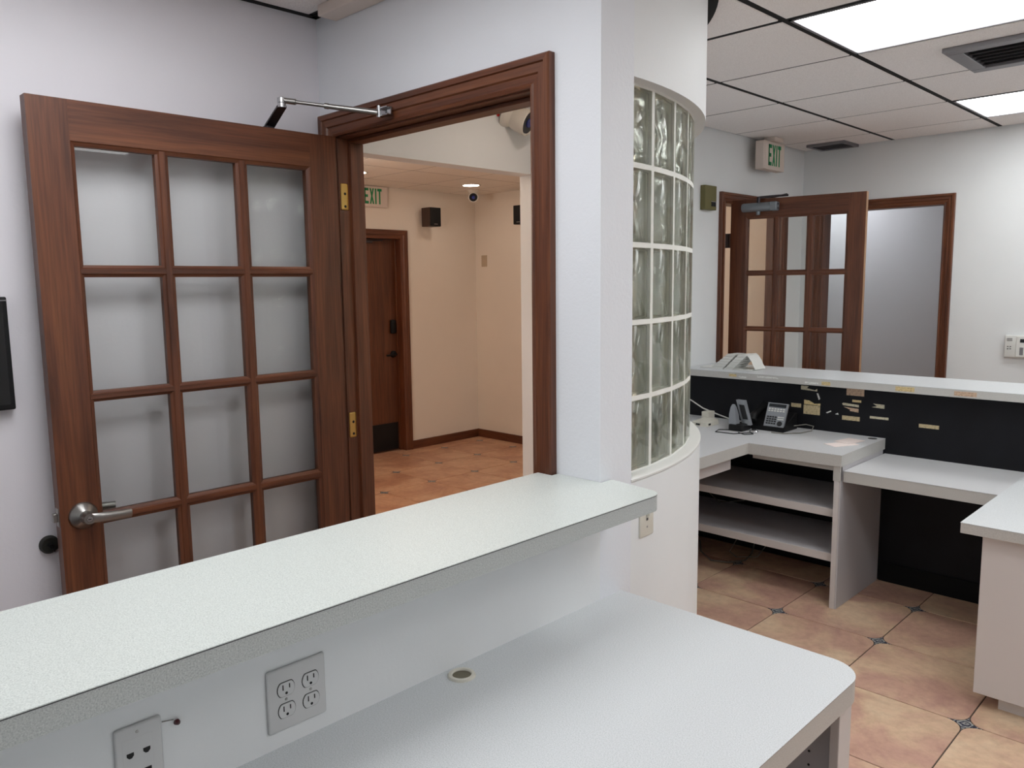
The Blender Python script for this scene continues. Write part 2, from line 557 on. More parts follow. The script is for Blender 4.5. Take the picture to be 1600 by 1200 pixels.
for i in range(-3, 5):
    for j in range(-6, 4):
        x0, x1 = -5.46 + 0.595 * i + 0.005, -5.46 + 0.595 * (i + 1) - 0.005
        y0, y1 = 3.875 + 0.6 * j + 0.005, 3.875 + 0.6 * (j + 1) - 0.005
        x0 = max(x0, -5.83); x1 = min(x1, -2.705); y0 = max(y0, 1.0); y1 = min(y1, 5.405)
        if x1 - x0 < 0.03 or y1 - y0 < 0.03:
            continue
        part(ceil2, 'ceiling_tile', MB().box((x0, y0, hc), (x1, y1, hc + 0.008), 0.002, 1), 'hall_tile')
for i in range(-3, 5):
    x = -5.46 + 0.595 * i
    if -5.8 < x < -2.75:
        part(ceil2, 'grid_bar', MB().box((x - 0.006, 1.0, hc + 0.001), (x + 0.006, 5.405, hc + 0.0081)), 'grid_tan')
for j in range(-4, 4):
    y = 3.875 + 0.6 * j
    if 1.0 < y < 5.4:
        part(ceil2, 'grid_bar', MB().box((-5.83, y - 0.006, hc + 0.0012), (-2.705, y + 0.006, hc + 0.0081)), 'grid_tan')
single('ceiling.002', MB().prism([(XS, 1.678)] + arc(CX, CY, RI, 0, RAD(90), 16) + [(XS, 2.855)], 'z', 2.40, 2.435), 'hall_tile', 'plain ceiling of the lobby behind the curved wall', 'ceiling', kind='structure')
single('ceiling.003', MB().box((-3.3, 5.733, HT), (-0.9, 7.3, 2.5)), 'tile', 'ceiling of the small back room', 'ceiling', kind='structure')

# trim box at the top of the doorway wall
single('trim_5', MB().box((-2.365, YW - 0.072, HT - 0.036), (XC, YW, HT + 0.0), 0.004), 'cream', 'cream wooden trim strip under the ceiling above the doorway', 'trim', kind='structure')

# ------------------------------------------------------------------ door casings
PROF = [(0.0, 0.0), (0.0, 0.011), (0.007, 0.014), (0.012, 0.010), (0.03, 0.013), (0.034, 0.018), (0.055, 0.019), (0.058, 0.025), (0.072, 0.026), (0.076, 0.021), (0.076, 0.0)]

def casing(parent, x0, x1, z, plane, axis, sgn, width=0.076, names=('side_casing', 'head_casing'), mats=('wood_z', 'wood_x')):
    """moulded casing round an opening x0..x1 (along axis), head at z, on the wall face `plane`; sgn: direction it stands proud"""
    k = width / 0.076
    P = [(u * k, d) for u, d in PROF]
    def pt(a, d, zz):
        return (a, plane + sgn * d, zz) if axis == 'x' else (plane + sgn * d, a, zz)
    for s, xe in ((-1, x0), (1, x1)):
        part(parent, names[0], MB().loft([[pt(xe + s * u, d, 0.0) for u, d in P], [pt(xe + s * u, d, z + u) for u, d in P]]), mats[0])
    part(parent, names[1], MB().loft([[pt(x0 - u, d, z + u) for u, d in P], [pt(x1 + u, d, z + u) for u, d in P]]), mats[1])

# main doorway
JL, JR, JZ = -2.387, -1.475, 2.03
t1 = thing('trim_1', 'brown moulded wood casing and jamb of the open doorway', 'door frame', ((JL + JR) / 2, YW, 0), kind='structure')
casing(t1, JL - 0.004, JR + 0.004, JZ + 0.004, YW, 'x', -1)
part(t1, 'side_jamb', MB().box((JL - 0.018, YW, 0), (JL, 1.68, JZ), 0.001, 1), 'wood_z')
part(t1, 'side_jamb', MB().box((JR, YW, 0), (JR + 0.018, 1.68, JZ), 0.001, 1), 'wood_z')
part(t1, 'head_jamb', MB().box((JL - 0.018, YW, JZ), (JR + 0.018, 1.68, JZ + 0.015), 0.001, 1), 'wood_x')
part(t1, 'door_stop', MB().box((JL, 1.622, 0), (JL + 0.012, 1.676, JZ - 0.012), 0.002), 'wood_z')
part(t1, 'door_stop', MB().box((JR - 0.012, 1.622, 0), (JR, 1.676, JZ - 0.012), 0.002), 'wood_z')
part(t1, 'door_stop', MB().box((JL, 1.622, JZ - 0.012), (JR, 1.676, JZ), 0.002), 'wood_x')
for z in (1.79, 0.99):
    h = part(t1, 'hinge_leaf', MB().box((JL - 0.001, 1.583, z), (JL + 0.0025, 1.612, z + 0.09), 0.004, 2), 'brass', None, 'brass hinge leaf')
    for dz in (0.055, 0.012):
        part(h, 'screw', MB().lathe([(0.0, 0), (0.005, 0), (0.004, 0.001), (0, 0.001)], (JL + 0.0025, 1.60, z + dz), (1, 0, 0), 10), 'dark')

# reception left doorway (to the hall) and the back doorway
t2 = thing('trim_2', 'brown wood casing around the doorway behind the half glazed door', 'door frame', (XS, 4.9, 0), kind='structure')
casing(t2, 4.54, 5.30, 2.012, XS, 'y', 1, 0.066, mats=('wood_z', 'wood_y'))
casing(t2, 4.54, 5.30, 2.012, -2.70, 'y', -1, 0.066, mats=('wood_z', 'wood_y'))
part(t2, 'side_jamb', MB().box((-2.70, 4.52, 0), (XS, 4.54, 2.03), 0.001, 1), 'wood_z')
part(t2, 'side_jamb', MB().box((-2.70, 5.30, 0), (XS, 5.31, 2.03), 0.001, 1).box((-2.67, 5.288, 0), (-2.645, 5.30, 2.012), 0.001, 1), 'wood_z')
part(t2, 'head_jamb', MB().box((-2.70, 4.52, 2.012), (XS, 5.31, 2.035), 0.001, 1), 'wood_y')
t3 = thing('trim_3', 'brown wood casing around the doorway in the far wall', 'door frame', (-2.05, YB, 0), kind='structure')
casing(t3, -2.44, -1.668, 2.0, YB, 'x', -1, 0.066)
part(t3, 'side_jamb', MB().box((-2.455, YB, 0), (-2.44, 5.735, 2.0), 0.001, 1), 'wood_z')
part(t3, 'side_jamb', MB().box((-1.668, YB, 0), (-1.66, 5.735, 2.0), 0.001, 1), 'wood_z')
part(t3, 'head_jamb', MB().box((-2.455, YB, 2.0), (-1.66, 5.735, 2.012), 0.001, 1), 'wood_x')
t4 = thing('trim_4', 'plain brown wood casing around the hall exit door', 'door frame', (-5.834, 4.0, 0), kind='structure')
casing(t4, 3.575, 4.475, 1.94, -5.834, 'y', 1, 0.078, mats=('wood_z', 'wood_y'))
part(t4, 'side_jamb', MB().box((-5.95, 4.475, 0), (-5.834, 4.49, 1.94), 0.001, 1).box((-5.90, 4.462, 0), (-5.885, 4.475, 1.94), 0.001, 1), 'wood_z')
part(t4, 'side_jamb', MB().box((-5.95, 3.56, 0), (-5.834, 3.575, 1.94), 0.001, 1), 'wood_z')
part(t4, 'head_jamb', MB().box((-5.95, 3.56, 1.94), (-5.834, 4.49, 1.955), 0.001, 1), 'wood_y')
bl = MB().box((-5.834, 4.556, 0), (-5.818, 5.393, 0.078), 0.003)
single('baseboard_hall_left', bl, 'wood_y', 'brown wood baseboard beside the hall exit door', 'baseboard', kind='structure')
single('baseboard_hall_back', MB().box((-5.834, 5.393, 0), (-2.70, 5.409, 0.078), 0.003), 'wood_x', 'brown wood baseboard under the beige wall plate', 'baseboard', kind='structure')

# ------------------------------------------------------------------ glazed doors (15 lights)
ROWS = [(0.19, 0.509), (0.542, 0.864), (0.898, 1.215), (1.245, 1.561), (1.594, 1.911)]
def glazed_door(d, W, T, cols, H=2.03, edge_mat=None):
    """local frame: x from the hinge (0) to the free edge (W), y = thickness, z up"""
    y0, y1, g = -T / 2, T / 2, 0.013
    c0, c1 = cols[0][0], cols[-1][1]
    def stile(xa, xb, glassright):
        e = xb if glassright else xa
        s = 1 if glassright else -1
        o = xa if glassright else xb
        P = [(o, y0), (e, y0), (e + s * 0.003, y0 + 0.004), (e + s * 0.012, y0 + 0.009), (e + s * 0.012, y1 - 0.009), (e + s * 0.003, y1 - 0.004), (e, y1), (o, y1)]
        return MB().prism(P, 'z', 0.012, H)
    part(d, 'stile', stile(0.0, c0 - 0.012, True), 'wood_z')
    part(d, 'stile', stile(c1 + 0.012, W, False), 'wood_z')
    def rail(za, zb, up=None):
        P = [(y0, za), (y1, za), (y1, zb), (y0, zb)]
        if up == 'top':      # glass is below
            P = [(y0 + 0.009, za - 0.012), (y1 - 0.009, za - 0.012), (y1 - 0.004, za - 0.003), (y1, za), (y1, zb), (y0, zb), (y0, za), (y0 + 0.004, za - 0.003)]
        elif up == 'bottom':
            P = [(y0, za), (y1, za), (y1, zb), (y1 - 0.004, zb + 0.003), (y1 - 0.009, zb + 0.012), (y0 + 0.009, zb + 0.012), (y0 + 0.004, zb + 0.003), (y0, zb)]
        return MB().prism(P, 'x', c0 - 0.0125, c1 + 0.0125)
    part(d, 'rail', rail(ROWS[-1][1] + 0.012, H, 'top'), 'wood_x')
    part(d, 'rail', rail(0.012, ROWS[0][0] - 0.012, 'bottom'), 'wood_x')
    def bar(half_out, half_in, e=0.004):
        # cross section in (y, across): flat ridge on both faces, sloping to the glass
        return [(y0 + e, -half_out), (y0 + e, half_out), (y0 + 0.008, half_out + 0.003), (y0 + 0.011, half_in), (y1 - 0.011, half_in), (y1 - 0.008, half_out + 0.003),
                (y1 - e, half_out), (y1 - e, -half_out), (y1 - 0.008, -half_out - 0.003), (y1 - 0.011, -half_in), (y0 + 0.011, -half_in), (y0 + 0.008, -half_out - 0.003)]
    for (a, b_) in zip(cols, cols[1:]):
        cx, hw = (a[1] + b_[0]) / 2, (b_[0] - a[1]) / 2
        part(d, 'muntin', MB().prism([(cx + u, yy) for yy, u in bar(hw * 0.42, hw, 0.0035)], 'z', ROWS[0][0] - 0.012, ROWS[-1][1] + 0.012), 'wood_z')
    for (a, b_) in zip(ROWS, ROWS[1:]):
        cz, hw = (a[1] + b_[0]) / 2, (b_[0] - a[1]) / 2
        part(d, 'muntin', MB().prism([(yy, cz + u) for yy, u in bar(hw * 0.42, hw)], 'x', c0 - 0.012, c1 + 0.012), 'wood_x')
    for (xa, xb) in cols:
        for (za, zb) in ROWS:
            part(d, 'pane', MB().box((xa - 0.006, -0.002, za - 0.006), (xb + 0.006, 0.002, zb + 0.006)), 'pane')

# front door: open 90 degrees, hinge at y 1.555; local x runs toward the camera (-Y), local y = +X
d1 = thing('door_1', 'tall French door with fifteen panes standing open by the left wall', 'door', (-2.393, 1.560, 0), kind='structure', rotz=RAD(-90), local=True)
glazed_door(d1, 0.928, 0.040, [(0.112, 0.320), (0.358, 0.566), (0.604, 0.816)])
xk, zk = 0.870, 0.902          # lock centre along the leaf
def lever(sgn, ln, key):
    h = part(d1, 'lever_handle', MB().tube([(xk, sgn * 0.045, zk), (xk, sgn * 0.062, zk), (xk - 0.012, sgn * 0.068, zk - 0.001), (xk - 0.05, sgn * 0.066, zk - 0.005), (xk - 0.09, sgn * 0.062, zk - 0.009), (xk - ln, sgn * 0.058, zk - 0.010)],
                                           [0.014, 0.0145, 0.0145, 0.014, 0.0135, 0.013], 12, 0.5), 'satin', 60, 'satin chrome lever handle')
    part(h, 'rose', MB().lathe([(0.0, 0.02), (0.038, 0.02), (0.038, 0.024), (0.034, 0.030), (0.018, 0.046), (0.0, 0.046)], (xk, 0, zk), (0, sgn, 0), 32), 'satin', 40)
    part(h, 'neck', MB().lathe([(0.0, 0.044), (0.0155, 0.044), (0.0155, 0.06), (0.0145, 0.074), (0.0, 0.074)], (xk, 0, zk), (0, sgn, 0), 24), 'satin', 40)
    if key:
        part(h, 'key_cylinder', MB().lathe([(0.0, 0.0735), (0.0075, 0.0735), (0.0075, 0.0765), (0.0, 0.0765)], (xk, 0, zk), (0, sgn, 0), 20), 'steel', 40)
        part(h, 'keyhole', MB().box((xk - 0.004, sgn * 0.076, zk - 0.001), (xk + 0.004, sgn * 0.0772, zk + 0.001)), 'dark')
lever(1, 0.115, True)
lever(-1, 0.112, False)
part(d1, 'latch_bolt', MB().box((0.927, -0.008, 0.892), (0.941, 0.006, 0.917), 0.002).box((0.927, -0.012, 0.878), (0.9295, 0.012, 0.930), 0.001), 'satin', None, 'satin metal latch bolt')

# its closer: body behind the leaf, arm folded up to the head casing
dc = thing('door_closer', 'grey steel door closer arm between the French door and head casing', 'door closer', (-2.43, 1.33, 2.0))
part(dc, 'closer_body', MB().box((-2.462, 1.17, 1.94), (-2.416, 1.40, 1.995), 0.01), 'closer')
part(dc, 'spindle', MB().lathe([(0.0, 0), (0.011, 0), (0.011, 0.065), (0, 0.065)], (-2.437, 1.352, 1.99), (0, 0, 1), 14), 'dark_metal', 40)
part(dc, 'main_arm', MB().box((-2.45, 1.338, 2.028), (-2.424, 1.366, 2.048), 0.002).loft([
    [(-2.44, 1.338, 2.044), (-2.424, 1.366, 2.044), (-2.424, 1.366, 2.050), (-2.44, 1.338, 2.050)],
    [(-2.318, 1.318, 2.084), (-2.306, 1.344, 2.084), (-2.306, 1.344, 2.090), (-2.318, 1.318, 2.090)]]), 'dark_metal')
el = Vector((-2.312, 1.331, 2.084))
part(dc, 'elbow_joint', MB().lathe([(0.0, 0), (0.013, 0), (0.013, 0.012), (0.0115, 0.013), (0.013, 0.014), (0.013, 0.028), (0.006, 0.031), (0, 0.031)], el, (0, 0, 1), 18), 'steel', 40)
sh = Vector((-2.082, 1.528, 2.060))
p0 = el + Vector((0.008, 0.006, 0.02)); dirv = (sh - p0)
part(dc, 'fore_arm', MB().tube([p0, p0 + dirv * 0.12], [0.009, 0.009], 10).tube([p0 + dirv * 0.12, p0 + dirv * 0.45], 0.0055, 10)
     .tube([p0 + dirv * 0.43, p0 + dirv * 0.47], 0.009, 12).tube([p0 + dirv * 0.46, p0 + dirv * 0.96, sh], [0.0075, 0.0095, 0.0085], 12), 'satin', 50)
part(dc, 'shoe_bracket', MB().box((-2.098, 1.535, 2.051), (-2.045, 1.556, 2.054)).box((-2.098, 1.535, 2.074), (-2.045, 1.556, 2.077)).box((-2.098, 1.549, 2.051), (-2.045, 1.5545, 2.077), 0.001)
     .lathe([(0.0, 0), (0.006, 0), (0.006, 0.035), (0, 0.035)], (-2.082, 1.533, 2.047), (0, 0, 1), 12), 'steel', 40)

# reception glazed door, hinged on the side wall, rotated a little past square
ang = math.atan2(0.137, 0.991)
hx, hy = -2.607, 4.637
d2 = thing('door_2', 'half hidden glazed wooden door standing open behind the raised reception ledge', 'door', (hx, hy, 0), kind='structure', rotz=ang, local=True)
glazed_door(d2, 0.80, 0.040, [(0.110, 0.268), (0.305, 0.468), (0.512, 0.694)])
part(d2, 'edge_strip', MB().box((0.7995, -0.0195, 0.012), (0.802, 0.0195, 2.03)), 'wood_edge', None, 'pale worn wood edge')
part(d2, 'hinge', MB().lathe([(0.0, 0), (0.008, 0), (0.008, 0.09), (0, 0.09)], (-0.012, 0.014, 1.74), (0, 0, 1), 10).box((-0.05, 0.010, 1.74), (0.003, 0.014, 1.83)), 'dark_metal', 40)
c2 = thing('door_closer', 'grey blue tubular door closer on top of the reception glazed door', 'door closer', (hx, hy, 0), rotz=ang, local=True)
part(c2, 'closer_body', MB().lathe([(0.0, 0), (0.024, 0), (0.027, 0.006), (0.027, 0.18), (0, 0.18)], (0.085, -0.051, 1.978), (1, 0, 0), 20).box((0.10, -0.05, 1.955), (0.235, -0.021, 2.002)), 'closer', 40)
part(c2, 'end_cap', MB().box((0.262, -0.078, 1.951), (0.305, -0.021, 2.005), 0.006), 'closer')
part(c2, 'adjusting_screw', MB().lathe([(0.0, 0), (0.006, 0), (0.006, 0.002), (0, 0.002)], (0.305, -0.05, 1.99), (1, 0, 0), 10).lathe([(0.0, 0), (0.006, 0), (0.006, 0.002), (0, 0.002)], (0.305, -0.05, 1.966), (1, 0, 0), 10), 'dark')
part(c2, 'pinion_cap', MB().lathe([(0.0, 0), (0.014, 0), (0.012, 0.022), (0, 0.022)], (0.185, -0.05, 1.953), (0, 0, -1), 16), 'closer', 40)
part(c2, 'arm', MB().lathe([(0.0, 0), (0.011, 0), (0.011, 0.036), (0, 0.036)], (0.185, -0.05, 2.002), (0, 0, 1), 14)
     .tube([(0.185, -0.05, 2.036), (0.27, -0.01, 2.042), (0.34, 0.03, 2.046)], 0.007, 8).tube([(0.33, 0.03, 2.052), (0.20, 0.16, 2.052), (0.07, 0.30, 2.05)], 0.006, 8), 'dark_metal', 40)

# hall door
d3 = thing('door_3', 'orange brown wooden exit door with black kick plate in the hall', 'door', (-5.93, 4.0, 0), kind='structure')
part(d3, 'door_leaf', MB().box((-5.945, 3.578, 0.008), (-5.902, 4.472, 1.936), 0.002), 'door_brown')
part(d3, 'kick_plate', MB().box((-5.902, 3.60, 0.015), (-5.899, 4.45, 0.265)), 'black', None, 'black kick plate')
part(d3, 'keypad_lock', MB().box((-5.902, 4.385, 1.09), (-5.872, 4.445, 1.215), 0.012), 'black', 40, 'black keypad lock')
h = part(d3, 'lever_handle', MB().tube([(-5.86, 4.42, 0.90), (-5.85, 4.40, 0.90), (-5.85, 4.31, 0.896)], 0.009, 10), 'black', 50, 'black lever handle')
part(h, 'rose', MB().lathe([(0.0, 0), (0.034, 0), (0.03, 0.012), (0.012, 0.02), (0.012, 0.045), (0, 0.045)], (-5.902, 4.42, 0.90), (1, 0, 0), 20), 'black', 40)
part(d3, 'closer_arm', MB().box((-5.90, 3.9, 1.90), (-5.86, 4.20, 1.925), 0.004).tube([(-5.88, 4.18, 1.92), (-5.85, 4.30, 1.925)], 0.006, 8), 'dark_metal')

# ------------------------------------------------------------------ glass block window in the curved wall
win = thing('window_1', 'curved glass block window of wavy clear blocks', 'window', (CX, CY, Z0), kind='structure')
BW, BH, BD = 0.139, 0.195, 0.080
RG = RO - 0.036                        # outer glass face
PA = 0.155 / RG                        # pitch angle
A0 = math.asin(0.010 / RG)
NROW, NCOL = 5, 7
RP = (Z1 - Z0) / NROW
def block_mesh(seed):
    rnd = random.Random(seed)
    bm = bmesh.new()
    def shell(wx, dy, hz, n, mz, f, flip, rim=0.0):
        def grid(sy):
            g = []
            for i in range(n + 1):
                row = []
                for k in range(mz + 1):
                    x = -wx + 2 * wx * i / n; z = -hz + 2 * hz * k / mz
                    row.append(bm.verts.new((x, sy * (dy + f(x, z, sy)), z)))
                g.append(row)
            for i in range(n):
                for k in range(mz):
                    q = (g[i][k], g[i + 1][k], g[i + 1][k + 1], g[i][k + 1])
                    fc = bm.faces.new(q if (sy < 0) != flip else q[::-1])
                    fc.smooth = True
            return g
        a = grid(-1); b2 = grid(1)
        loop = [(i, 0) for i in range(n)] + [(n, k) for k in range(mz)] + [(i, mz) for i in range(n, 0, -1)] + [(0, k) for k in range(mz, 0, -1)]
        for (i, k), (i2, k2) in zip(loop, loop[1:] + loop[:1]):
            q = (a[i][k], a[i2][k2], b2[i2][k2], b2[i][k])
            bm.faces.new(q[::-1] if not flip else q)
    ph = [rnd.uniform(0, 6.28) for _ in range(8)]
    def wave(x, z, sy):
        ex = min(1.0, (0.060 - abs(x)) / 0.014); ez = min(1.0, (0.084 - abs(z)) / 0.014)
        e = max(0.0, min(ex, ez))
        u = x + 0.018 * math.sin(z * 34 + ph[0] + sy) + 0.008 * math.sin(z * 75 + ph[1])
        wv = 0.55 * math.sin(u * 95 + ph[2] + sy * 1.3) + 0.25 * math.sin(u * 130 + z * 30 + ph[3]) + 0.3 * math.sin(z * 60 + ph[4] + 25 * x)
        return e * (0.0017 * wv) - (1 - e) * 0.0025
    shell(BW / 2, BD / 2, BH / 2, 1, 1, lambda x, z, s: 0.0, False)
    shell(BW / 2 - 0.008, BD / 2 - 0.012, BH / 2 - 0.008, 16, 22, wave, True)
    bmesh.ops.recalc_face_normals(bm, faces=[])
    me = bpy.data.meshes.new('glass_block')
    bm.to_mesh(me); bm.free()
    me.materials.append(M['block'])
    return me
variants = [block_mesh(s) for s in range(5)]
for c in range(NCOL):
    th = A0 + PA * (c + 0.5)
    for r in range(NROW):
        o = bpy.data.objects.new('glass_block', variants[(c * 3 + r * 2 + (c * r) % 3) % 5])
        C.objects.link(o)
        o.parent = win
        rc = RG - BD / 2
        o.location = (rc * math.cos(th), rc * math.sin(th), RP * (r + 0.5))
        o.rotation_euler = (0, 0, th + math.pi / 2)
mo = MB()
jr0, jr1 = RG - BD + 0.006, RG + 0.0005
for c in range(NCOL + 1):
    th = A0 + PA * c
    hw = (0.155 - BW) / 2 / RG + 0.0006
    mo.prism(arc(CX, CY, jr1, th - hw, th + hw, 1) + arc(CX, CY, jr0, th + hw, th - hw, 1), 'z', Z0 + 0.0, Z1)
amax = A0 + PA * NCOL
for r in range(NROW + 1):
    z = Z0 + RP * r
    hz = (RP - BH) / 2 + 0.0004
    mo.prism(arc(CX, CY, jr1, 0, amax, 36) + arc(CX, CY, jr0, amax, 0, 36), 'z', z - (hz if r else 0), z + (hz if r < NROW else 0))
part(win, 'mortar_joint', mo, 'mortar', None, 'white mortar joints')
# rounded sill under the blocks and plain head strip
sill = MB()
prof = [(RI, -0.012), (RO - 0.002, -0.012), (RO + 0.002, -0.008), (RO + 0.002, -0.003), (RO - 0.004, 0.001), (RG - 0.002, 0.003), (RI, 0.003)]
rings = []
for i in range(41):
    t = RAD(0.5) + (amax - RAD(0.5)) * i / 40
    rings.append([(CX + r * math.cos(t), CY + r * math.sin(t), Z0 + z) for r, z in prof])
part(win, 'sill', sill.loft(rings), 'white_plastic', 35, 'bright white rounded sill')

# ------------------------------------------------------------------ near counter
led = thing('counter_ledge', 'long raised ledge of speckled white laminate on the half wall', 'counter', (-1.25, 0.5, 0.98))
def ledge_outline(o=0.0):
    return [(-1.439, -2.15), (-1.069 + o, -2.15), (-1.069 + o, 1.560)] + [(-1.109 + (0.04 + o) * math.cos(RAD(a)), 1.562 + (0.04 + o) * math.sin(RAD(a))) for a in (10, 30, 50, 70, 90)] + \
           [(-1.243, 1.622 + o), (-1.243, 1.5775), (-1.3885, 1.5775), (-1.3885, 1.551), (-1.439, 1.551)]
part(led, 'laminate_top', MB().prism(ledge_outline(0.0008), 'z', 1.0185, 1.020), 'lam_ledge')
part(led, 'seam', MB().prism(ledge_outline(0.0002), 'z', 1.0165, 1.0185), 'seam', None, 'dark line under the laminate')
part(led, 'edge_band', MB().prism(ledge_outline(), 'z', 0.980, 1.0165), 'lam_edge', None, 'grey speckled edge band')

wt = thing('worktop', 'wide speckled grey white desk top below the half wall with rounded corner', 'worktop', (-0.92, 0.5, 0.655))
def wt_outline(o=0.0, r=0.075):
    x1, y1 = -0.596, 1.668
    return [(-1.246, -1.6), (x1 + o, -1.6), (x1 + o, y1 - r)] + [(x1 - r + (r + o) * math.cos(RAD(a)), y1 - r + (r + o) * math.sin(RAD(a))) for a in range(10, 91, 10)] + [(-1.246, y1 + o)]
hole = (-1.205, 1.056)
part(wt, 'laminate_top', MB().prism(wt_outline(0.0008), 'z', 0.7035, 0.705), 'lam')
part(wt, 'seam', MB().prism(wt_outline(0.0002), 'z', 0.7020, 0.7035), 'seam')
part(wt, 'edge_band', MB().prism(wt_outline(), 'z', 0.655, 0.7020), 'lam_r_edge', None, 'grey front edge band')
gr = part(wt, 'cable_grommet', MB().lathe([(0.020, -0.001), (0.020, 0.003), (0.022, 0.005), (0.028, 0.0045), (0.030, 0.001), (0.030, -0.001)], (hole[0], hole[1], 0.7055), (0, 0, 1), 32, True), 'ivory', 40, 'cream cable grommet')
part(gr, 'grommet_well', MB().lathe([(0.0, 0), (0.0205, 0), (0.0205, 0.001), (0, 0.001)], (hole[0], hole[1], 0.7052), (0, 0, 1), 28), mat('grommet_well', (112, 106, 88), 0.7))

bc = thing('base_cabinet', 'open white base cabinet under the rounded end of the near worktop', 'cabinet', (-0.92, 1.2, 0))
part(bc, 'side_panel', MB().box((-1.236, 1.612, 0), (-0.632, 1.630, 0.655)), 'cab_side')
part(bc, 'face_frame', MB().box((-0.632, 1.575, 0), (-0.612, 1.632, 0.655), 0.002), 'cab')
part(bc, 'corner_stile', MB().box((-0.66, 1.634, 0), (-0.618, 1.652, 0.655), 0.001), 'cab')
part(bc, 'side_panel', MB().box((-1.236, 0.70, 0), (-0.632, 0.718, 0.655)), 'cab_side')
part(bc, 'shelf', MB().box((-1.23, 0.718, 0.31), (-0.65, 1.612, 0.328), 0.001), 'cab_side')
part(bc, 'back_panel', MB().box((-1.244, 0.70, 0), (-1.236, 1.630, 0.655)), 'cab_side')
for z in (0.60, 0.568, 0.536, 0.504, 0.472):
    for x in (-0.69, -1.17):
        part(bc, 'pin_hole', MB().lathe([(0.0, 0), (0.0028, 0), (0.0028, 0.0008), (0, 0.0008)], (x, 1.612, z), (0, -1, 0), 8), 'dark')

# ------------------------------------------------------------------ wall plates on the half wall
def plate(name, label, cat, x, y0, y1, z0, z1, m='plate', group=None):
    t = thing(name, label, cat, (x, (y0 + y1) / 2, (z0 + z1) / 2), group)
    part(t, 'cover_plate', MB().box((x - 0.001, y0, z0), (x + 0.006, y1, z1), 0.004, 3), m, 50)
    return t
q = plate('power_outlet', 'square grey plate with four power sockets under the ledge', 'outlet', XC, 0.632, 0.750, 0.737, 0.855)
for y in (0.668, 0.7175):
    for z in (0.8145, 0.7745):
        r = part(q, 'socket', MB().prism([(y + a * 0.0165, z + b_ * 0.0135) for a, b_ in
             [(math.cos(RAD(t)), max(-0.95, min(0.95, 1.25 * math.sin(RAD(t))))) for t in range(0, 360, 15)]], 'x', XC + 0.004, XC + 0.0078), 'plate')
        part(r, 'socket_gap', MB().prism([(y + a * 0.0178, z + b_ * 0.0148) for a, b_ in
             [(math.cos(RAD(t)), max(-0.95, min(0.95, 1.25 * math.sin(RAD(t))))) for t in range(0, 360, 15)]], 'x', XC + 0.004, XC + 0.0063), 'dark')
        part(r, 'slot', MB().box((XC + 0.005, y - 0.0075, z - 0.001), (XC + 0.0082, y - 0.0055, z + 0.009))
             .box((XC + 0.005, y + 0.0055, z + 0.0005), (XC + 0.0082, y + 0.0075, z + 0.0085))
             .lathe([(0.0, 0), (0.0026, 0), (0.0026, 0.0032), (0, 0.0032)], (XC + 0.005, y, z - 0.0075), (1, 0, 0), 10), 'dark')
    part(q, 'screw', MB().lathe([(0.0, 0), (0.0028, 0), (0.0024, 0.001), (0, 0.001)], (XC + 0.006, y, 0.7945), (1, 0, 0), 10), 'satin')
j = plate('phone_jack', 'narrow white wall plate with black data ports at the bottom edge', 'wall plate', XC, 0.378, 0.450, 0.738, 0.855)
for (y, z) in ((0.3995, 0.808), (0.4245, 0.808), (0.3995, 0.775), (0.4245, 0.775)):
    part(j, 'data_port', MB().prism([(y - 0.0055, z + 0.004), (y + 0.0055, z + 0.004), (y + 0.0055, z - 0.001), (y + 0.002, z - 0.005), (y - 0.002, z - 0.005), (y - 0.0055, z - 0.001)], 'x', XC + 0.004, XC + 0.0066), 'dark')
part(j, 'plate_insert', MB().box((XC + 0.004, 0.388, 0.755), (XC + 0.0063, 0.436, 0.835), 0.001), 'plate')
part(j, 'screw', MB().lathe([(0.0, 0), (0.0026, 0), (0.0022, 0.001), (0, 0.001)], (XC + 0.006, 0.412, 0.843), (1, 0, 0), 10), 'satin')
an = thing('wire_stub', 'dark red wire stub poking from the half wall beside the data ports', 'wire', (XC, 0.475, 0.832))
part(an, 'stub', MB().tube([(XC - 0.003, 0.4745, 0.829), (XC + 0.004, 0.4755, 0.831), (XC + 0.008, 0.474, 0.836)], [0.0045, 0.0048, 0.003], 8), 'red', 50)
part(an, 'loose_wire', MB().tube([(XC + 0.001, 0.452, 0.840), (XC + 0.0025, 0.461, 0.839), (XC + 0.002, 0.470, 0.837)], 0.0008, 6), 'cord_grey')

# light switch on the start of the curved wall, under the ledge end
ta = math.asin((1.785 - CY) / RO)
sx, sy = CX + RO * math.cos(ta), CY + RO * math.sin(ta)
sw = thing('light_switch', 'ivory toggle light switch plate under the end of the ledge', 'switch', (sx, sy, 0.885), rotz=ta, local=True)
part(sw, 'cover_plate', MB().box((-0.002, -0.035, -0.057), (0.005, 0.035, 0.057), 0.003, 3), 'ivory', 50)
part(sw, 'toggle', MB().loft([[(0.004, -0.004, -0.006), (0.004, 0.004, -0.006), (0.004, 0.004, 0.006), (0.004, -0.004, 0.006)],
                              [(0.014, -0.003, 0.004), (0.014, 0.003, 0.004), (0.013, 0.003, 0.010), (0.013, -0.003, 0.010)]]), 'ivory')
part(sw, 'toggle_slot', MB().box((0.0045, -0.005, -0.012), (0.0054, 0.005, 0.012)), 'seam')
for dz in (-0.03, 0.03):
    part(sw, 'screw', MB().lathe([(0.0, 0), (0.003, 0), (0.0026, 0.001), (0, 0.001)], (0.005, 0, dz), (1, 0, 0), 10), 'satin')

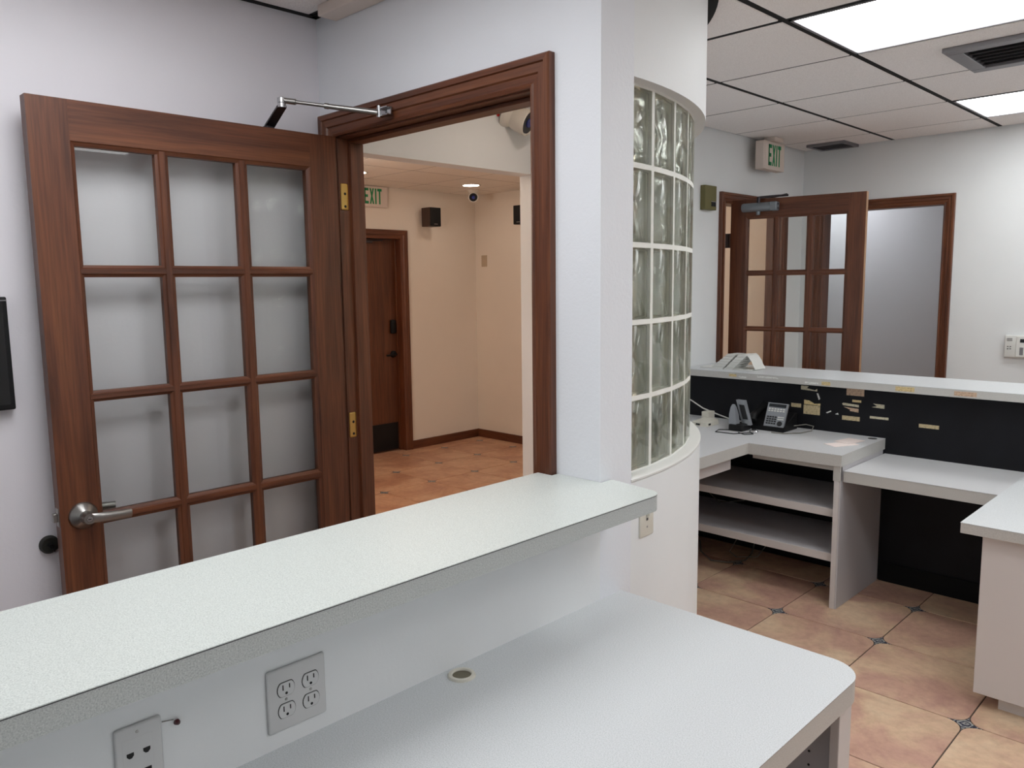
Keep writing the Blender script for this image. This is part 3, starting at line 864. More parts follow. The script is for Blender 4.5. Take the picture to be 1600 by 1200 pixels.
# television on the left wall, only its right edge in the frame
tv = thing('television', 'black flat television on the wall at the left edge', 'tv', (-2.487, 0.30, 1.36))
part(tv, 'housing', MB().box((-2.487, 0.03, 1.208), (-2.455, 0.571, 1.511), 0.004), 'black')
part(tv, 'screen', MB().box((-2.456, 0.042, 1.222), (-2.4535, 0.559, 1.497)), mat('screen_off', (8, 8, 12), 0.1))
part(tv, 'bezel_line', MB().box((-2.456, 0.03, 1.500), (-2.4535, 0.570, 1.503)), 'grey_metal')
bp = thing('door_bumper', 'round black rubber bumper on the wall beside the door latch', 'door stop', (-2.487, 0.625, 0.808))
part(bp, 'base', MB().lathe([(0.0, 0), (0.026, 0), (0.026, 0.008), (0.021, 0.014), (0.012, 0.012), (0, 0.012)], (-2.487, 0.628, 0.808), (1, 0, 0), 24), 'rubber', 40)
part(bp, 'post', MB().lathe([(0.0, 0.01), (0.008, 0.01), (0.006, 0.03), (0, 0.03)], (-2.487, 0.628, 0.808), (1, 0, 0), 12).tube([(-2.463, 0.632, 0.806), (-2.46, 0.634, 0.79)], 0.003, 6), 'black', 40)

# ------------------------------------------------------------------ ceiling lights and vents
def troffer(ci, cj, label, m='panel_light', group='ceiling light panels'):
    x0, x1 = GX + ci * GP + 0.012, GX + (ci + 2) * GP - 0.01
    y0, y1 = GY + cj * GP + 0.012, GY + (cj + 1) * GP - 0.006
    t = thing('ceiling_light', label, 'ceiling light', ((x0 + x1) / 2, (y0 + y1) / 2, HT), group)
    f = MB()
    for a, b_ in (((x0, y0), (x1, y0 + 0.012)), ((x0, y1 - 0.012), (x1, y1)), ((x0, y0), (x0 + 0.012, y1)), ((x1 - 0.012, y0), (x1, y1))):
        f.box((a[0], a[1], HT - 0.001), (b_[0], b_[1], HT + 0.011))
    part(t, 'frame', f, 'grey_metal')
    part(t, 'diffuser', MB().box((x0 + 0.011, y0 + 0.011, HT + 0.003), (x1 - 0.011, y1 - 0.011, HT + 0.008)), m)
troffer(0, 0, 'bright rectangular ceiling light panel cut by the top edge')
troffer(0, 3, 'smaller bright ceiling light panel near the far wall')
troffer(-1, -4, 'added unseen ceiling light panel over the near counter', 'panel_near')  # added out of view to light the near room
troffer(2, -2, 'added unseen ceiling light panel right of the near worktop', 'panel_near')  # added out of view to brighten the curved wall
troffer(1, -7, 'added unseen ceiling light panel behind the camera')  # added out of view to lift the half wall and ledge edge
troffer(3, 1, 'ceiling light panel over the right of the reception')

def vent(label, x0, y0, x1, y1, n, along, rim=0.03):
    t = thing('ceiling_vent', label, 'vent', ((x0 + x1) / 2, (y0 + y1) / 2, HT), 'ceiling vents')
    f = MB()
    for a, b_ in (((x0, y0), (x1, y0 + rim)), ((x0, y1 - rim), (x1, y1)), ((x0, y0 + rim), (x0 + rim, y1 - rim)), ((x1 - rim, y0 + rim), (x1, y1 - rim))):
        f.box((a[0], a[1], HT - 0.018), (b_[0], b_[1], HT), 0.002, 1)
    part(t, 'frame', f, 'grey_metal')
    part(t, 'duct', MB().box((x0 + rim, y0 + rim, HT - 0.002), (x1 - rim, y1 - rim, HT - 0.001)), 'grid_black')
    for k in range(n):
        if along == 'x':
            y = y0 + rim + (y1 - y0 - 2 * rim) * (k + 0.5) / n
            hw = (y1 - y0 - 2 * rim) / n * 0.24
            part(t, 'slat', MB().loft([[(xx, y - hw, HT - 0.016), (xx, y + hw, HT - 0.007), (xx, y + hw, HT - 0.005), (xx, y - hw, HT - 0.014)] for xx in (x0 + rim, x1 - rim)]), 'grey_metal')
        else:
            x = x0 + rim + (x1 - x0 - 2 * rim) * (k + 0.5) / n
            hw = (x1 - x0 - 2 * rim) / n * 0.24
            part(t, 'slat', MB().loft([[(x - hw, yy, HT - 0.007), (x + hw, yy, HT - 0.016), (x + hw, yy, HT - 0.014), (x - hw, yy, HT - 0.005)] for yy in (y0 + rim, y1 - rim)]), 'grey_metal')
vent('big grey louvred ceiling vent between the two light panels', -1.10, 3.575, -0.55, 4.02, 6, 'x', 0.06)
vent('small grey ceiling vent near the far corner', -2.475, 5.37, -2.215, 5.61, 6, 'x', 0.022)

# ------------------------------------------------------------------ EXIT signs
def exit_sign(label, x, y0, y1, z0, z1, th, canopy):
    """face plane at x, reading along +Y"""
    t = thing('exit_sign', label, 'exit sign', (x, (y0 + y1) / 2, z0), 'green EXIT signs')
    b_ = part(t, 'housing', MB().box((x - th, y0, z0), (x, y1, z1), 0.005), 'cream')
    W, H = y1 - y0, z1 - z0
    part(t, 'face_plate', MB().box((x, y0 + 0.012, z0 + 0.012), (x + 0.003, y1 - 0.012, z1 - 0.010), 0.001, 1), 'cream')
    if canopy:
        part(t, 'canopy', MB().box((x - 0.045, (y0 + y1) / 2 - 0.06, z1), (x + 0.03, (y0 + y1) / 2 + 0.06, HT), 0.004), 'cream')
    lz0, lz1 = z0 + H * 0.14, z0 + H * 0.88
    def st(pts):
        return MB().prism(pts, 'x', x + 0.003, x + 0.0045)
    s = W * 0.045; lw = W * 0.145
    ya = y0 + W * 0.20
    mid = (lz0 + lz1) / 2; hs = (lz1 - lz0) * 0.085
    e = MB()
    for (a0, a1, b0, b1) in ((ya, ya + s, lz0, lz1), (ya, ya + lw, lz1 - 2 * hs, lz1), (ya, ya + lw * 0.85, mid - hs, mid + hs), (ya, ya + lw, lz0, lz0 + 2 * hs)):
        e.box((x + 0.003, a0, b0), (x + 0.0045, a1, b1))
    part(t, 'letter', e, 'green', None, 'green letter E')
    xa = ya + lw + W * 0.035; xb = xa + lw
    e = MB()
    e.prism([(xa, lz0), (xa + s, lz0), (xb, lz1), (xb - s, lz1)], 'x', x + 0.003, x + 0.0045)
    e.prism([(xb - s, lz0), (xb, lz0), (xa + s, lz1), (xa, lz1)], 'x', x + 0.003, x + 0.0046)
    part(t, 'letter', e, 'green', None, 'green letter X')
    ia = xb + W * 0.035
    part(t, 'letter', MB().box((x + 0.003, ia, lz0), (x + 0.0045, ia + s, lz1)), 'green', None, 'green letter I')
    tb = ia + s + W * 0.035
    part(t, 'letter', MB().box((x + 0.003, tb, lz1 - 2 * hs), (x + 0.0045, tb + lw, lz1)).box((x + 0.003, tb + lw / 2 - s / 2, lz0), (x + 0.0046, tb + lw / 2 + s / 2, lz1)), 'green', None, 'green letter T')
    return t
exit_sign('white EXIT sign with green letters hung above the reception glazed door', -2.495, 4.815, 5.10, 2.238, 2.415, 0.06, True)
exit_sign('white EXIT sign with green letters half hidden above the hall exit door', -5.80, 4.02, 4.335, 2.205, 2.384, 0.034, False)

# ------------------------------------------------------------------ hall fittings
def speaker(label, c, yaw):
    t = thing('wall_speaker', label, 'speaker', c, 'hall speakers', rotz=yaw, local=True)
    # local: +x out of the wall, wall at x=0
    part(t, 'cabinet', MB().box((0.03, -0.062, -0.085), (0.15, 0.062, 0.085), 0.004), 'wood_dark')
    part(t, 'grille', MB().box((0.149, -0.061, -0.084), (0.160, 0.061, 0.084), 0.004), 'black')
    part(t, 'badge', MB().box((0.160, -0.02, -0.068), (0.1612, 0.02, -0.062)), 'satin')
    part(t, 'bracket', MB().box((0.0, -0.02, -0.03), (0.035, 0.02, 0.03), 0.003), 'black')
speaker('small wooden speaker with black grille on the hall wall right of the EXIT sign', (-5.834, 4.775, 2.142), RAD(0))
speaker('small black speaker cut by the white jamb in the hall', (-5.09, 5.409, 2.147), RAD(-90))
bpz = plate('outlet_plate', 'blank beige wall plate on the hall back wall', 'wall plate', 0, 0, 0.01, 0, 0.01)
for ch in list(bpz.children):
    bpy.data.objects.remove(ch)
bpz.location = (-5.708, 5.409, 1.752)
ORG[bpz.name] = (0, 0, 0)
part(bpz, 'cover_plate', MB().box((-0.038, -0.006, -0.055), (0.038, 0.001, 0.055), 0.003), mat('beige_plate', (190, 172, 148), 0.5))
for dz in (-0.03, 0.03):
    part(bpz, 'screw', MB().lathe([(0.0, 0), (0.003, 0), (0.0026, 0.001), (0, 0.001)], (0, -0.006, dz), (0, -1, 0), 8), 'satin')

def dome_camera(label, c, mount, look, s=1.0, neck=True):
    """turret camera: base cone along `mount` (away from the surface), ball, shroud and lens along `look`"""
    t = thing('security_camera', label, 'camera', c, 'white security cameras')
    c = Vector(c); mt = Vector(mount).normalized(); lk = Vector(look).normalized()
    part(t, 'base', MB().lathe([(0.0, 0), (0.055 * s, 0), (0.055 * s, 0.010 * s), (0.038 * s, 0.036 * s), (0.026 * s, 0.044 * s), (0, 0.044 * s)], c, mt, 28), 'white_gloss', 40)
    bc_ = c + mt * 0.062 * s
    part(t, 'ball', MB().lathe([(0.0, -0.046 * s), (0.022 * s, -0.044 * s), (0.038 * s, -0.034 * s), (0.046 * s, -0.015 * s), (0.050 * s, 0.03 * s), (0.050 * s, 0.043 * s), (0.046 * s, 0.045 * s), (0.044 * s, 0.040 * s), (0, 0.040 * s)], bc_, lk, 28), 'white_gloss', 40)
    f = part(t, 'lens_face', MB().lathe([(0.0, 0.039 * s), (0.042 * s, 0.039 * s), (0.040 * s, 0.0425 * s), (0.0, 0.0425 * s)], bc_, lk, 24), 'lens', 40)
    part(f, 'lens', MB().lathe([(0.010 * s, 0.042 * s), (0.018 * s, 0.042 * s), (0.016 * s, 0.047 * s), (0.011 * s, 0.046 * s), (0.0, 0.044 * s)], bc_, lk, 20), 'lens_blue', 40)
    return t
dome_camera('small white dome camera in the far corner of the hall ceiling', (-5.50, 5.08, hc), (0, 0, -1), (0.75, -0.62, -0.32), 0.92)

dl = thing('downlight', 'round recessed downlight glowing in the hall ceiling', 'downlight', (-5.228, 4.807, hc), 'hall downlights')
part(dl, 'trim_ring', MB().lathe([(0.070, 0.0), (0.088, 0.0), (0.085, -0.006), (0.072, -0.006)], (-5.228, 4.807, hc), (0, 0, 1), 28, True), 'white_gloss', 40)
part(dl, 'lamp', MB().lathe([(0.0, -0.010), (0.04, -0.009), (0.071, -0.004), (0.071, -0.001), (0, -0.001)], (-5.228, 4.807, hc), (0, 0, 1), 28), 'hall_light')
for k, (x, y) in enumerate(((-4.0, 4.8), (-5.2, 3.6), (-4.0, 3.2), (-3.2, 2.4), (-3.1, 4.8))):  # extra downlights added to light the hall
    d = dl.copy(); C.objects.link(d); d.location = (x, y, hc)
    d['label'] = 'added recessed hall downlight ' + ('right of the visible one', 'before the exit door', 'in the middle of the hall', 'by the lobby opening', 'outside the glazed reception door')[k]
    for ch in dl.children:
        cc = ch.copy(); C.objects.link(cc); cc.parent = d
for x, y, nm in ((-1.75, 2.05, 'near the doorway'), (-2.15, 2.45, 'near the curved wall')):  # added to light the lobby behind the glass blocks
    d = dl.copy(); C.objects.link(d); d.location = (x, y, 2.40)
    d['label'] = 'added recessed downlight in the lobby ceiling ' + nm
    for ch in dl.children:
        cc = ch.copy(); C.objects.link(cc); cc.parent = d

gp = thing('added_globe_pendant', 'added unseen globe pendant brightening the hall left of the doorway', 'added pendant lamp', (-4.3, 2.2, hc))  # unseen lamp added to brighten the hall ceiling and walls
part(gp, 'canopy', MB().lathe([(0.0, 0), (0.06, 0), (0.05, -0.02), (0, -0.02)], (-4.3, 2.2, hc), (0, 0, 1), 20), 'white_gloss', 40)
part(gp, 'stem', MB().tube([(-4.3, 2.2, hc - 0.01), (-4.3, 2.2, hc - 0.25)], 0.008, 8), 'satin', 40)
part(gp, 'globe', MB().lathe([(0.15 * math.sin(math.pi * i / 16), -0.15 * math.cos(math.pi * i / 16)) for i in range(17)], (-4.3, 2.2, hc - 0.39), (0, 0, 1), 28), 'added_globe_light', 60)

# turret camera on the soffit just inside the doorway
tc_ = dome_camera('white turret camera with blue lens at the top right of the doorway', (-2.606, 2.615, 2.288), (0.62, 0.40, -0.36), (0.88, 0.28, -0.40), 1.15)
part(tc_, 'red_lens', MB().lathe([(0.0, 0), (0.008, 0), (0.006, 0.006), (0, 0.006)], (-2.606, 2.565, 2.275), (1, 0, 0), 12), 'red_led', 40)

st = thing('ceiling_light', 'added light panel in the small back room', 'ceiling light', (-2.9, 6.7, HT), 'ceiling light panels')  # added out of view to light the back room
part(st, 'diffuser', MB().box((-3.14, 6.45, HT - 0.012), (-2.66, 6.95, HT - 0.004)), 'store_light')
part(st, 'frame', MB().box((-3.16, 6.43, HT - 0.006), (-2.64, 6.97, HT)), 'grey_metal')

# ------------------------------------------------------------------ reception desk on the right
YP = 4.11
pn = thing('privacy_screen', 'black front panel of the reception desk dotted with old labels', 'desk panel', (-1.2, YP, 0))
part(pn, 'panel', MB().box((-2.585, YP, 0), (0.6, YP + 0.02, 0.98)), 'panel')
part(pn, 'outer_wall', MB().box((XS, YP + 0.02, 0), (0.6, YP + 0.13, 0.98)), 'wall')
part(pn, 'cove_base', MB().box((-1.43, YP - 0.012, 0), (0.6, YP, 0.10), 0.003), mat('black_cove', (12, 12, 14), 0.7, 0, 0.2))
part(pn, 'end_filler', MB().box((XS, YP, 0.0), (-2.585, YP + 0.02, 0.98)), 'wall')

rl = thing('reception_ledge', 'long white laminate ledge on top of the black desk panel', 'counter', (-1.2, 4.25, 0.98))
part(rl, 'laminate_top', MB().box((XS, 4.044, 1.0185), (0.6, 4.47, 1.020)), 'lam')
part(rl, 'edge_band', MB().box((XS, 4.045, 0.982), (0.6, 4.469, 1.0185), 0.001, 1), 'lam_r_edge', None, 'stained grey edge band')

ud = thing('reception_desk', 'L shaped grey laminate desk top in the reception corner', 'desk', (-1.9, 3.8, 0.68))
def ud_out(o=0.0):
    return [(XS + 0.001, 2.99), (-1.883 + o, 2.99), (-1.883 + o, 3.556 - o), (-1.43 + o, 3.572 - o), (-1.43 + o, YP - 0.001), (XS + 0.001, YP - 0.001)]
part(ud, 'laminate_top', MB().prism(ud_out(0.0006), 'z', 0.7355, 0.737), 'lam_r')
part(ud, 'edge_band', MB().prism(ud_out(), 'z', 0.682, 0.7355), 'lam_r_edge', None, 'grey edge band')
part(ud, 'grommet_mark', MB().lathe([(0.0, 0), (0.022, 0), (0.022, 0.001), (0, 0.001)], (-1.475, 4.06, 0.737), (0, 0, 1), 20), 'seam')

kt = thing('keyboard_drawer', 'white drawer front under the left wing of the reception desk', 'drawer', (-1.95, 3.2, 0.612))
part(kt, 'drawer_front', MB().box((-1.948, 2.99, 0.612), (-1.93, 3.473, 0.676), 0.001, 1), 'cab')
part(kt, 'tray', MB().box((-2.40, 3.0, 0.622), (-1.948, 3.46, 0.634)), 'cab_side')
part(kt, 'slide', MB().box((-2.40, 3.44, 0.634), (-1.96, 3.455, 0.6815)), 'grey_metal')

su = thing('shelf_unit', 'grey white open shelf unit under the reception desk', 'shelf', (-2.0, 3.85, 0))
part(su, 'side_panel', MB().box((-1.462, 3.585, 0), (-1.434, YP - 0.014, 0.682), 0.001, 1), 'cab_side')
part(su, 'front_trim', MB().box((-1.464, 3.580, 0), (-1.440, 3.585, 0.655), 0.001, 1), 'cab')
part(su, 'cleat', MB().box((-1.468, 3.578, 0.612), (-1.434, 3.598, 0.6815), 0.001, 1), 'lam_r_edge')
part(su, 'apron', MB().box((-1.88, 3.60, 0.655), (-1.470, 3.615, 0.6815)), 'lam_r_edge')
for zt in (0.468, 0.252):
    sf = part(su, 'shelf', MB().box((XS + 0.002, 3.622, zt - 0.036), (-1.464, YP - 0.004, zt), 0.001, 1), 'cab_side')
    part(sf, 'shelf_edge', MB().box((XS + 0.002, 3.612, zt - 0.038), (-1.464, 3.622, zt), 0.001, 1), 'cab')

ld = thing('typing_desk', 'lower grey white desk top beside the shelf unit', 'desk', (-1.0, 3.85, 0.61))
part(ld, 'laminate_top', MB().box((-1.43, 3.599, 0.6585), (-0.792, YP - 0.001, 0.660)), 'lam_r')
part(ld, 'edge_band', MB().box((-1.43, 3.600, 0.608), (-0.792, YP - 0.001, 0.6585), 0.001, 1), 'lam_r_edge', None, 'grey edge band')

pw = thing('peninsula_counter', 'white laminate counter top at the right edge', 'worktop', (-0.3, 3.5, 0.64))
part(pw, 'laminate_top', MB().box((-0.789, 3.029, 0.6785), (0.40, 3.852, 0.680)), 'lam')
part(pw, 'laminate_strip', MB().box((-0.789, 3.857, 0.6785), (0.40, YP - 0.001, 0.680)), 'lam')
part(pw, 'edge_band', MB().box((-0.788, 3.030, 0.642), (0.40, YP - 0.002, 0.6783), 0.001, 1), 'lam_r_edge', None, 'grey edge band')
pc = thing('peninsula_cabinet', 'white cabinet on a recessed plinth under the right counter', 'cabinet', (-0.2, 3.4, 0))
part(pc, 'body', MB().box((-0.727, 3.07, 0.055), (0.35, 3.59, 0.642), 0.002, 1), 'cab')
part(pc, 'plinth', MB().box((-0.655, 3.115, 0), (0.30, 3.55, 0.055)), 'cab')

# labels left on the black panel (x0, z0, x1, z1), material and description
def poly_label(name, pts, y, m, label, group):
    cx = sum(p[0] for p in pts) / len(pts); cz = sum(p[1] for p in pts) / len(pts)
    return single(name, MB().prism(pts, 'y', y - 0.0012, y), m, label, 'label', (cx, y, cz), group=group)
def rect(x0, z0, x1, z1):
    return [(x0, z0), (x1, z0), (x1, z1), (x0, z1)]
G1, G2 = 'old labels on the black panel', 'old labels on the reception ledge edge'
poly_label('paper_label', [(-1.877, 0.947), (-1.788, 0.943), (-1.788, 0.957), (-1.80, 0.949), (-1.845, 0.956), (-1.835, 0.968), (-1.877, 0.968)], YP, 'label_pale', 'torn pale label under the ledge, above the tall double label', G1)
poly_label('paper_label', rect(-1.929, 0.848, -1.873, 0.869), YP, 'label_tan', 'tan label peeking out beside the desk telephone display', G1)
poly_label('paper_label', [(-1.857, 0.870), (-1.768, 0.868), (-1.768, 0.880), (-1.80, 0.876), (-1.83, 0.891), (-1.857, 0.893)], YP, 'label_yellow', 'ripped tan label directly on top of the large mottled one', G1)
poly_label('paper_label', rect(-1.859, 0.817, -1.769, 0.866), YP, 'label_tan', 'largest mottled tan label right of the telephone', G1)
poly_label('paper_label', rect(-1.633, 0.938, -1.544, 0.978), YP, 'label_pink', 'square tan label touching the underside of the ledge', G1)
poly_label('paper_label', rect(-1.602, 0.905, -1.557, 0.917), YP, 'label_yellow', 'tiny tan label below the square label', G1)
poly_label('paper_label', [(-1.648, 0.884), (-1.568, 0.880), (-1.568, 0.892), (-1.648, 0.897), (-1.654, 0.891)], YP, 'label_pale', 'narrow label with a rounded left end', G1)
poly_label('paper_label', [(-1.645, 0.876), (-1.612, 0.864), (-1.612, 0.857), (-1.569, 0.853), (-1.569, 0.872)], YP, 'label_pink', 'half torn pink label under the round ended one', G1)
poly_label('paper_label', rect(-1.651, 0.808, -1.561, 0.830), YP, 'label_tan', 'wide pale tan label lowest of its column', G1)
poly_label('paper_label', [(-1.498, 0.907), (-1.442, 0.905), (-1.442, 0.885), (-1.505, 0.888), (-1.478, 0.895)], YP, 'label_pale', 'torn swallowtail shaped label', G1)
poly_label('paper_label', rect(-1.511, 0.830, -1.420, 0.842), YP, 'label_pale', 'long thin label below the swallowtail scrap', G1)
poly_label('paper_label', [(-1.79, 0.934), (-1.782, 0.934), (-1.770, 0.905), (-1.778, 0.899)], YP, 'label_white', 'slanted white paper scrap above the ripped tan label', G1)
poly_label('paper_label', [(-1.737, 0.836), (-1.730, 0.832), (-1.708, 0.844), (-1.712, 0.849)], YP, 'label_white', 'small slanted white scrap on the bare black panel', G1)
poly_label('paper_label', [(-1.688, 0.832), (-1.670, 0.831), (-1.674, 0.841)], YP, 'label_white', 'tiny triangular white scrap', G1)
poly_label('paper_label', rect(-1.277, 0.811, -1.187, 0.829), YP, 'label_tan', 'lone tan label on the right half of the panel', G1)
YE = 4.045
poly_label('edge_label', rect(-1.372, 0.990, -1.285, 1.012), YE, 'label_yellow', 'yellow label on the ledge edge right of the torn labels', G2)
poly_label('edge_label', rect(-1.112, 0.990, -1.018, 1.011), YE, 'label_pink', 'pinkish printed label on the ledge edge, furthest right', G2)
poly_label('edge_label', rect(-2.100, 1.001, -1.977, 1.010), YE, 'label_white', 'long white printed strip on the ledge edge', G2)
poly_label('edge_label', rect(-2.21, 0.992, -2.165, 1.000), YE, 'label_white', 'short white strip on the ledge edge nearest the file sorter', G2)
poly_label('edge_label', rect(-1.828, 0.990, -1.756, 0.999), YE, 'label_white', 'small white strip on the lower ledge edge', G2)
poly_label('edge_label', rect(-1.738, 0.988, -1.692, 1.006), YE, 'label_yellow', 'faded yellow stain label on the ledge edge', G2)
poly_label('edge_label', rect(-2.27, 0.995, -2.225, 1.010), YE, 'label_yellow', 'greenish yellow mark on the ledge edge below the file sorter', G2)

# ------------------------------------------------------------------ things on the desk
ZD = 0.737
# desk telephone
ph = thing('desk_telephone', 'black office telephone with grey key panel and tilted display', 'telephone', (-1.95, 3.98, ZD))
def slab(pts_bottom, pts_top):
    return MB().loft([pts_bottom, pts_top])
part(ph, 'base', MB().prism([(3.915, ZD), (4.075, ZD), (4.075, ZD + 0.085), (4.06, ZD + 0.09), (3.915, ZD + 0.022)], 'x', -2.095, -1.875, 0.003), 'black')
fu = Vector((1, 0, 0)); fv = Vector((0, 0.055, 0.128)).normalized(); fn = fu.cross(fv)
fo = Vector((-1.992, 3.925, ZD + 0.018))
def fbox(mb, u0, u1, v0, v1, h0, h1):
    mb.loft([[fo + fu * u + fv * v + fn * h for (u, v) in ((u0, v0), (u1, v0), (u1, v1), (u0, v1))] for h in (h0, h1)])
    return mb
fp = part(ph, 'key_panel', fbox(MB(), 0, 0.112, 0, 0.135, -0.006, 0.006), 'silver')
part(ph, 'display', fbox(MB(), 0.008, 0.104, 0.112, 0.130, 0.006, 0.0075), 'lcd')
k1 = MB()
for r in range(4):
    for c in range(4):
        fbox(k1, 0.010 + c * 0.0145, 0.020 + c * 0.0145, 0.018 + r * 0.012, 0.025 + r * 0.012, 0.006, 0.009)
part(ph, 'keypad', k1, 'key')
k2 = MB()
for c in range(6):
    fbox(k2, 0.010 + c * 0.016, 0.021 + c * 0.016, 0.088, 0.094, 0.006, 0.009)
    fbox(k2, 0.010 + c * 0.016, 0.021 + c * 0.016, 0.099, 0.105, 0.006, 0.009)
for r in range(2):
    fbox(k2, 0.070, 0.104, 0.045 + r * 0.011, 0.050 + r * 0.011, 0.006, 0.009)
part(ph, 'soft_keys', k2, 'white_plastic')
part(ph, 'speaker_knob', MB().lathe([(0.0, 0.006), (0.014, 0.006), (0.013, 0.010), (0, 0.010)], fo + fu * 0.086 + fv * 0.024, fn, 18), 'key', 40)
part(ph, 'handset', MB().tube([(-2.055, 3.915, ZD + 0.045), (-2.06, 3.935, ZD + 0.068), (-2.06, 3.99, ZD + 0.088), (-2.06, 4.05, ZD + 0.112), (-2.06, 4.075, ZD + 0.105)], [0.024, 0.022, 0.016, 0.022, 0.026], 12), 'black', 50)
part(ph, 'cord', MB().tube([(-1.88, 4.03, ZD + 0.02), (-1.83, 4.08, ZD + 0.028), (-1.79, 4.085, ZD + 0.022), (-1.78, 4.04, ZD + 0.005), (-1.80, 3.95, ZD + 0.004), (-1.86, 3.88, ZD + 0.004), (-1.92, 3.87, ZD + 0.004)], 0.0028, 6), 'cord_grey', 60)

# cordless handset standing in its charger
cf = thing('cordless_phone', 'silver cordless handset standing in a black charger', 'telephone', (-2.09, 3.85, ZD))
part(cf, 'charger', MB().box((-2.128, 3.79, ZD), (-2.045, 3.895, ZD + 0.038), 0.01), 'black')
def fin(x, y, w, d, z0, z1, lean):
    return MB().loft([[(x + a * w * k + lean * t, y + b_ * d * k + 0.01 * t, z) for a, b_ in ((-1, -1), (1, -1), (1, 1), (-1, 1))] for z, k, t in
                      ((z0, 1.0, 0), (z0 + (z1 - z0) * 0.5, 0.86, 0.5), (z0 + (z1 - z0) * 0.85, 0.55, 0.9), (z1, 0.25, 1.0))])
part(cf, 'cradle_fin', fin(-2.105, 3.815, 0.022, 0.020, ZD + 0.034, ZD + 0.138, -0.012), 'silver', 60)
hs = part(cf, 'handset', MB().loft([[(-2.055 + a * 0.024 - 0.035 * t, 3.865 + b_ * 0.012 + 0.006 * t, z) for a, b_ in ((-1, -1), (-0.6, -1.3), (0.6, -1.3), (1, -1), (1, 1), (-1, 1))] for z, t in
        ((ZD + 0.03, 0), (ZD + 0.08, 0.5), (ZD + 0.148, 1.15), (ZD + 0.158, 1.25))]), 'silver', 40)
part(hs, 'handset_face', MB().loft([[(-2.050 + a * 0.014 - 0.035 * t, 3.8475 + 0.006 * t + b_ * 0.002, z) for a, b_ in ((-1, -1), (1, -1), (1, 1), (-1, 1))] for z, t in ((ZD + 0.06, 0.25), (ZD + 0.135, 1.0))]), 'key')
part(cf, 'cable', MB().tube([(-2.12, 3.80, ZD + 0.003), (-2.17, 3.77, ZD + 0.003), (-2.15, 3.70, ZD + 0.003), (-2.05, 3.71, ZD + 0.003), (-2.0, 3.80, ZD + 0.003), (-1.97, 3.77, ZD + 0.003), (-2.0, 3.73, ZD + 0.003), (-2.05, 3.76, ZD + 0.003)], 0.0025, 6), 'black', 60)
ms = thing('earpiece_clip', 'small silver oval piece lying before the telephone', 'earpiece', (-2.0, 3.825, ZD))
part(ms, 'shell', MB().lathe([(0.0, 0), (0.020, 0.0), (0.024, 0.006), (0.018, 0.014), (0.006, 0.017), (0, 0.017)], (-1.995, 3.822, ZD), (0, 0, 1), 20), 'steel', 50)
part(ms, 'pad', MB().lathe([(0.0, 0), (0.012, 0), (0.010, 0.003), (0, 0.003)], (-1.992, 3.818, ZD + 0.016), (0, 0, 1), 16), 'black', 50)

# white wall cord
cdw = single('telephone_wire', MB().tube([(-2.60, 4.02, 0.85), (-2.50, 4.02, 0.84), (-2.42, 4.02, 0.80), (-2.34, 4.06, 0.765), (-2.25, 4.02, 0.757), (-2.17, 3.89, 0.768), (-2.131, 3.83, 0.775)], 0.004, 8), 'cord_white',
             'white cord drooping from the wall to the cordless charger', 'cord', smooth=60)
rt = thing('modem', 'small cream modem box at the left end of the reception desk', 'modem', (-2.30, 3.87, ZD))
part(rt, 'case', MB().loft([[(x, y, z) for x, y, z in q_] for q_ in (
    [(-2.36, 3.80, ZD), (-2.262, 3.80, ZD), (-2.262, 3.93, ZD), (-2.36, 3.93, ZD)],
    [(-2.355, 3.802, ZD + 0.022), (-2.266, 3.802, ZD + 0.022), (-2.266, 3.925, ZD + 0.03), (-2.355, 3.925, ZD + 0.03)])]), 'ivory')
part(rt, 'port', MB().box((-2.33, 3.798, ZD + 0.006), (-2.305, 3.8005, ZD + 0.015)), 'dark')
part(rt, 'port', MB().box((-2.263, 3.82, ZD + 0.006), (-2.2605, 3.84, ZD + 0.016)), 'dark')
part(rt, 'antenna_fin', MB().box((-2.375, 3.93, ZD), (-2.33, 4.0, ZD + 0.06), 0.004), 'ivory')

# pink slips
pp = single('paper_slip', MB().prism([(-1.601, 3.775), (-1.528, 3.735), (-1.462, 3.86), (-1.535, 3.90)], 'z', ZD + 0.0002, ZD + 0.0012), 'pink', 'pink paper slip lying nearest the desk edge', 'paper', (-1.53, 3.82, ZD), group='pink slips on the desk')
pp = single('paper_slip', MB().prism([(-1.588, 3.86), (-1.50, 3.84), (-1.475, 3.97), (-1.565, 3.99)], 'z', ZD + 0.0016, ZD + 0.0028), 'pink', 'pink printed paper slip lying on top of another', 'paper', (-1.53, 3.91, ZD), group='pink slips on the desk')

# file sorter on the ledge
ZL = 1.02
fs = thing('file_sorter', 'white plastic stepped file sorter on the left end of the ledge', 'file sorter', (-2.38, 4.25, ZL))
for x0, x1, t0, t1 in ((-2.452, -2.372, -2.362, -2.305), (-2.362, -2.310, -2.290, -2.235)):
    part(fs, 'divider', MB().loft([[(x0, y, ZL), (x1, y, ZL), (t1, y + 0.04, ZL + 0.088), (t0, y + 0.04, ZL + 0.088)] for y in (4.15, 4.155)]), 'white_plastic')
    for k in range(6):
        f0, f1 = k / 6, (k + 1) / 6
        part(fs, 'step', MB().loft([[(x0 + (t0 - x0) * f + e, 4.147 + 0.04 * f - d, ZL + 0.088 * f), (x1 + (t1 - x1) * f, 4.147 + 0.04 * f - d, ZL + 0.088 * f),
                                     (x1 + (t1 - x1) * f, 4.30, ZL + 0.088 * f), (x0 + (t0 - x0) * f + e, 4.30, ZL + 0.088 * f)] for f, d, e in ((f0, 0.0, 0.0), (f1 - 0.02, 0.006, 0.0))]), 'white_plastic')
cvp = [(0.0, 0.084), (0.014, 0.086), (0.03, 0.074), (0.05, 0.048), (0.062, 0.022), (0.075, 0.004)]
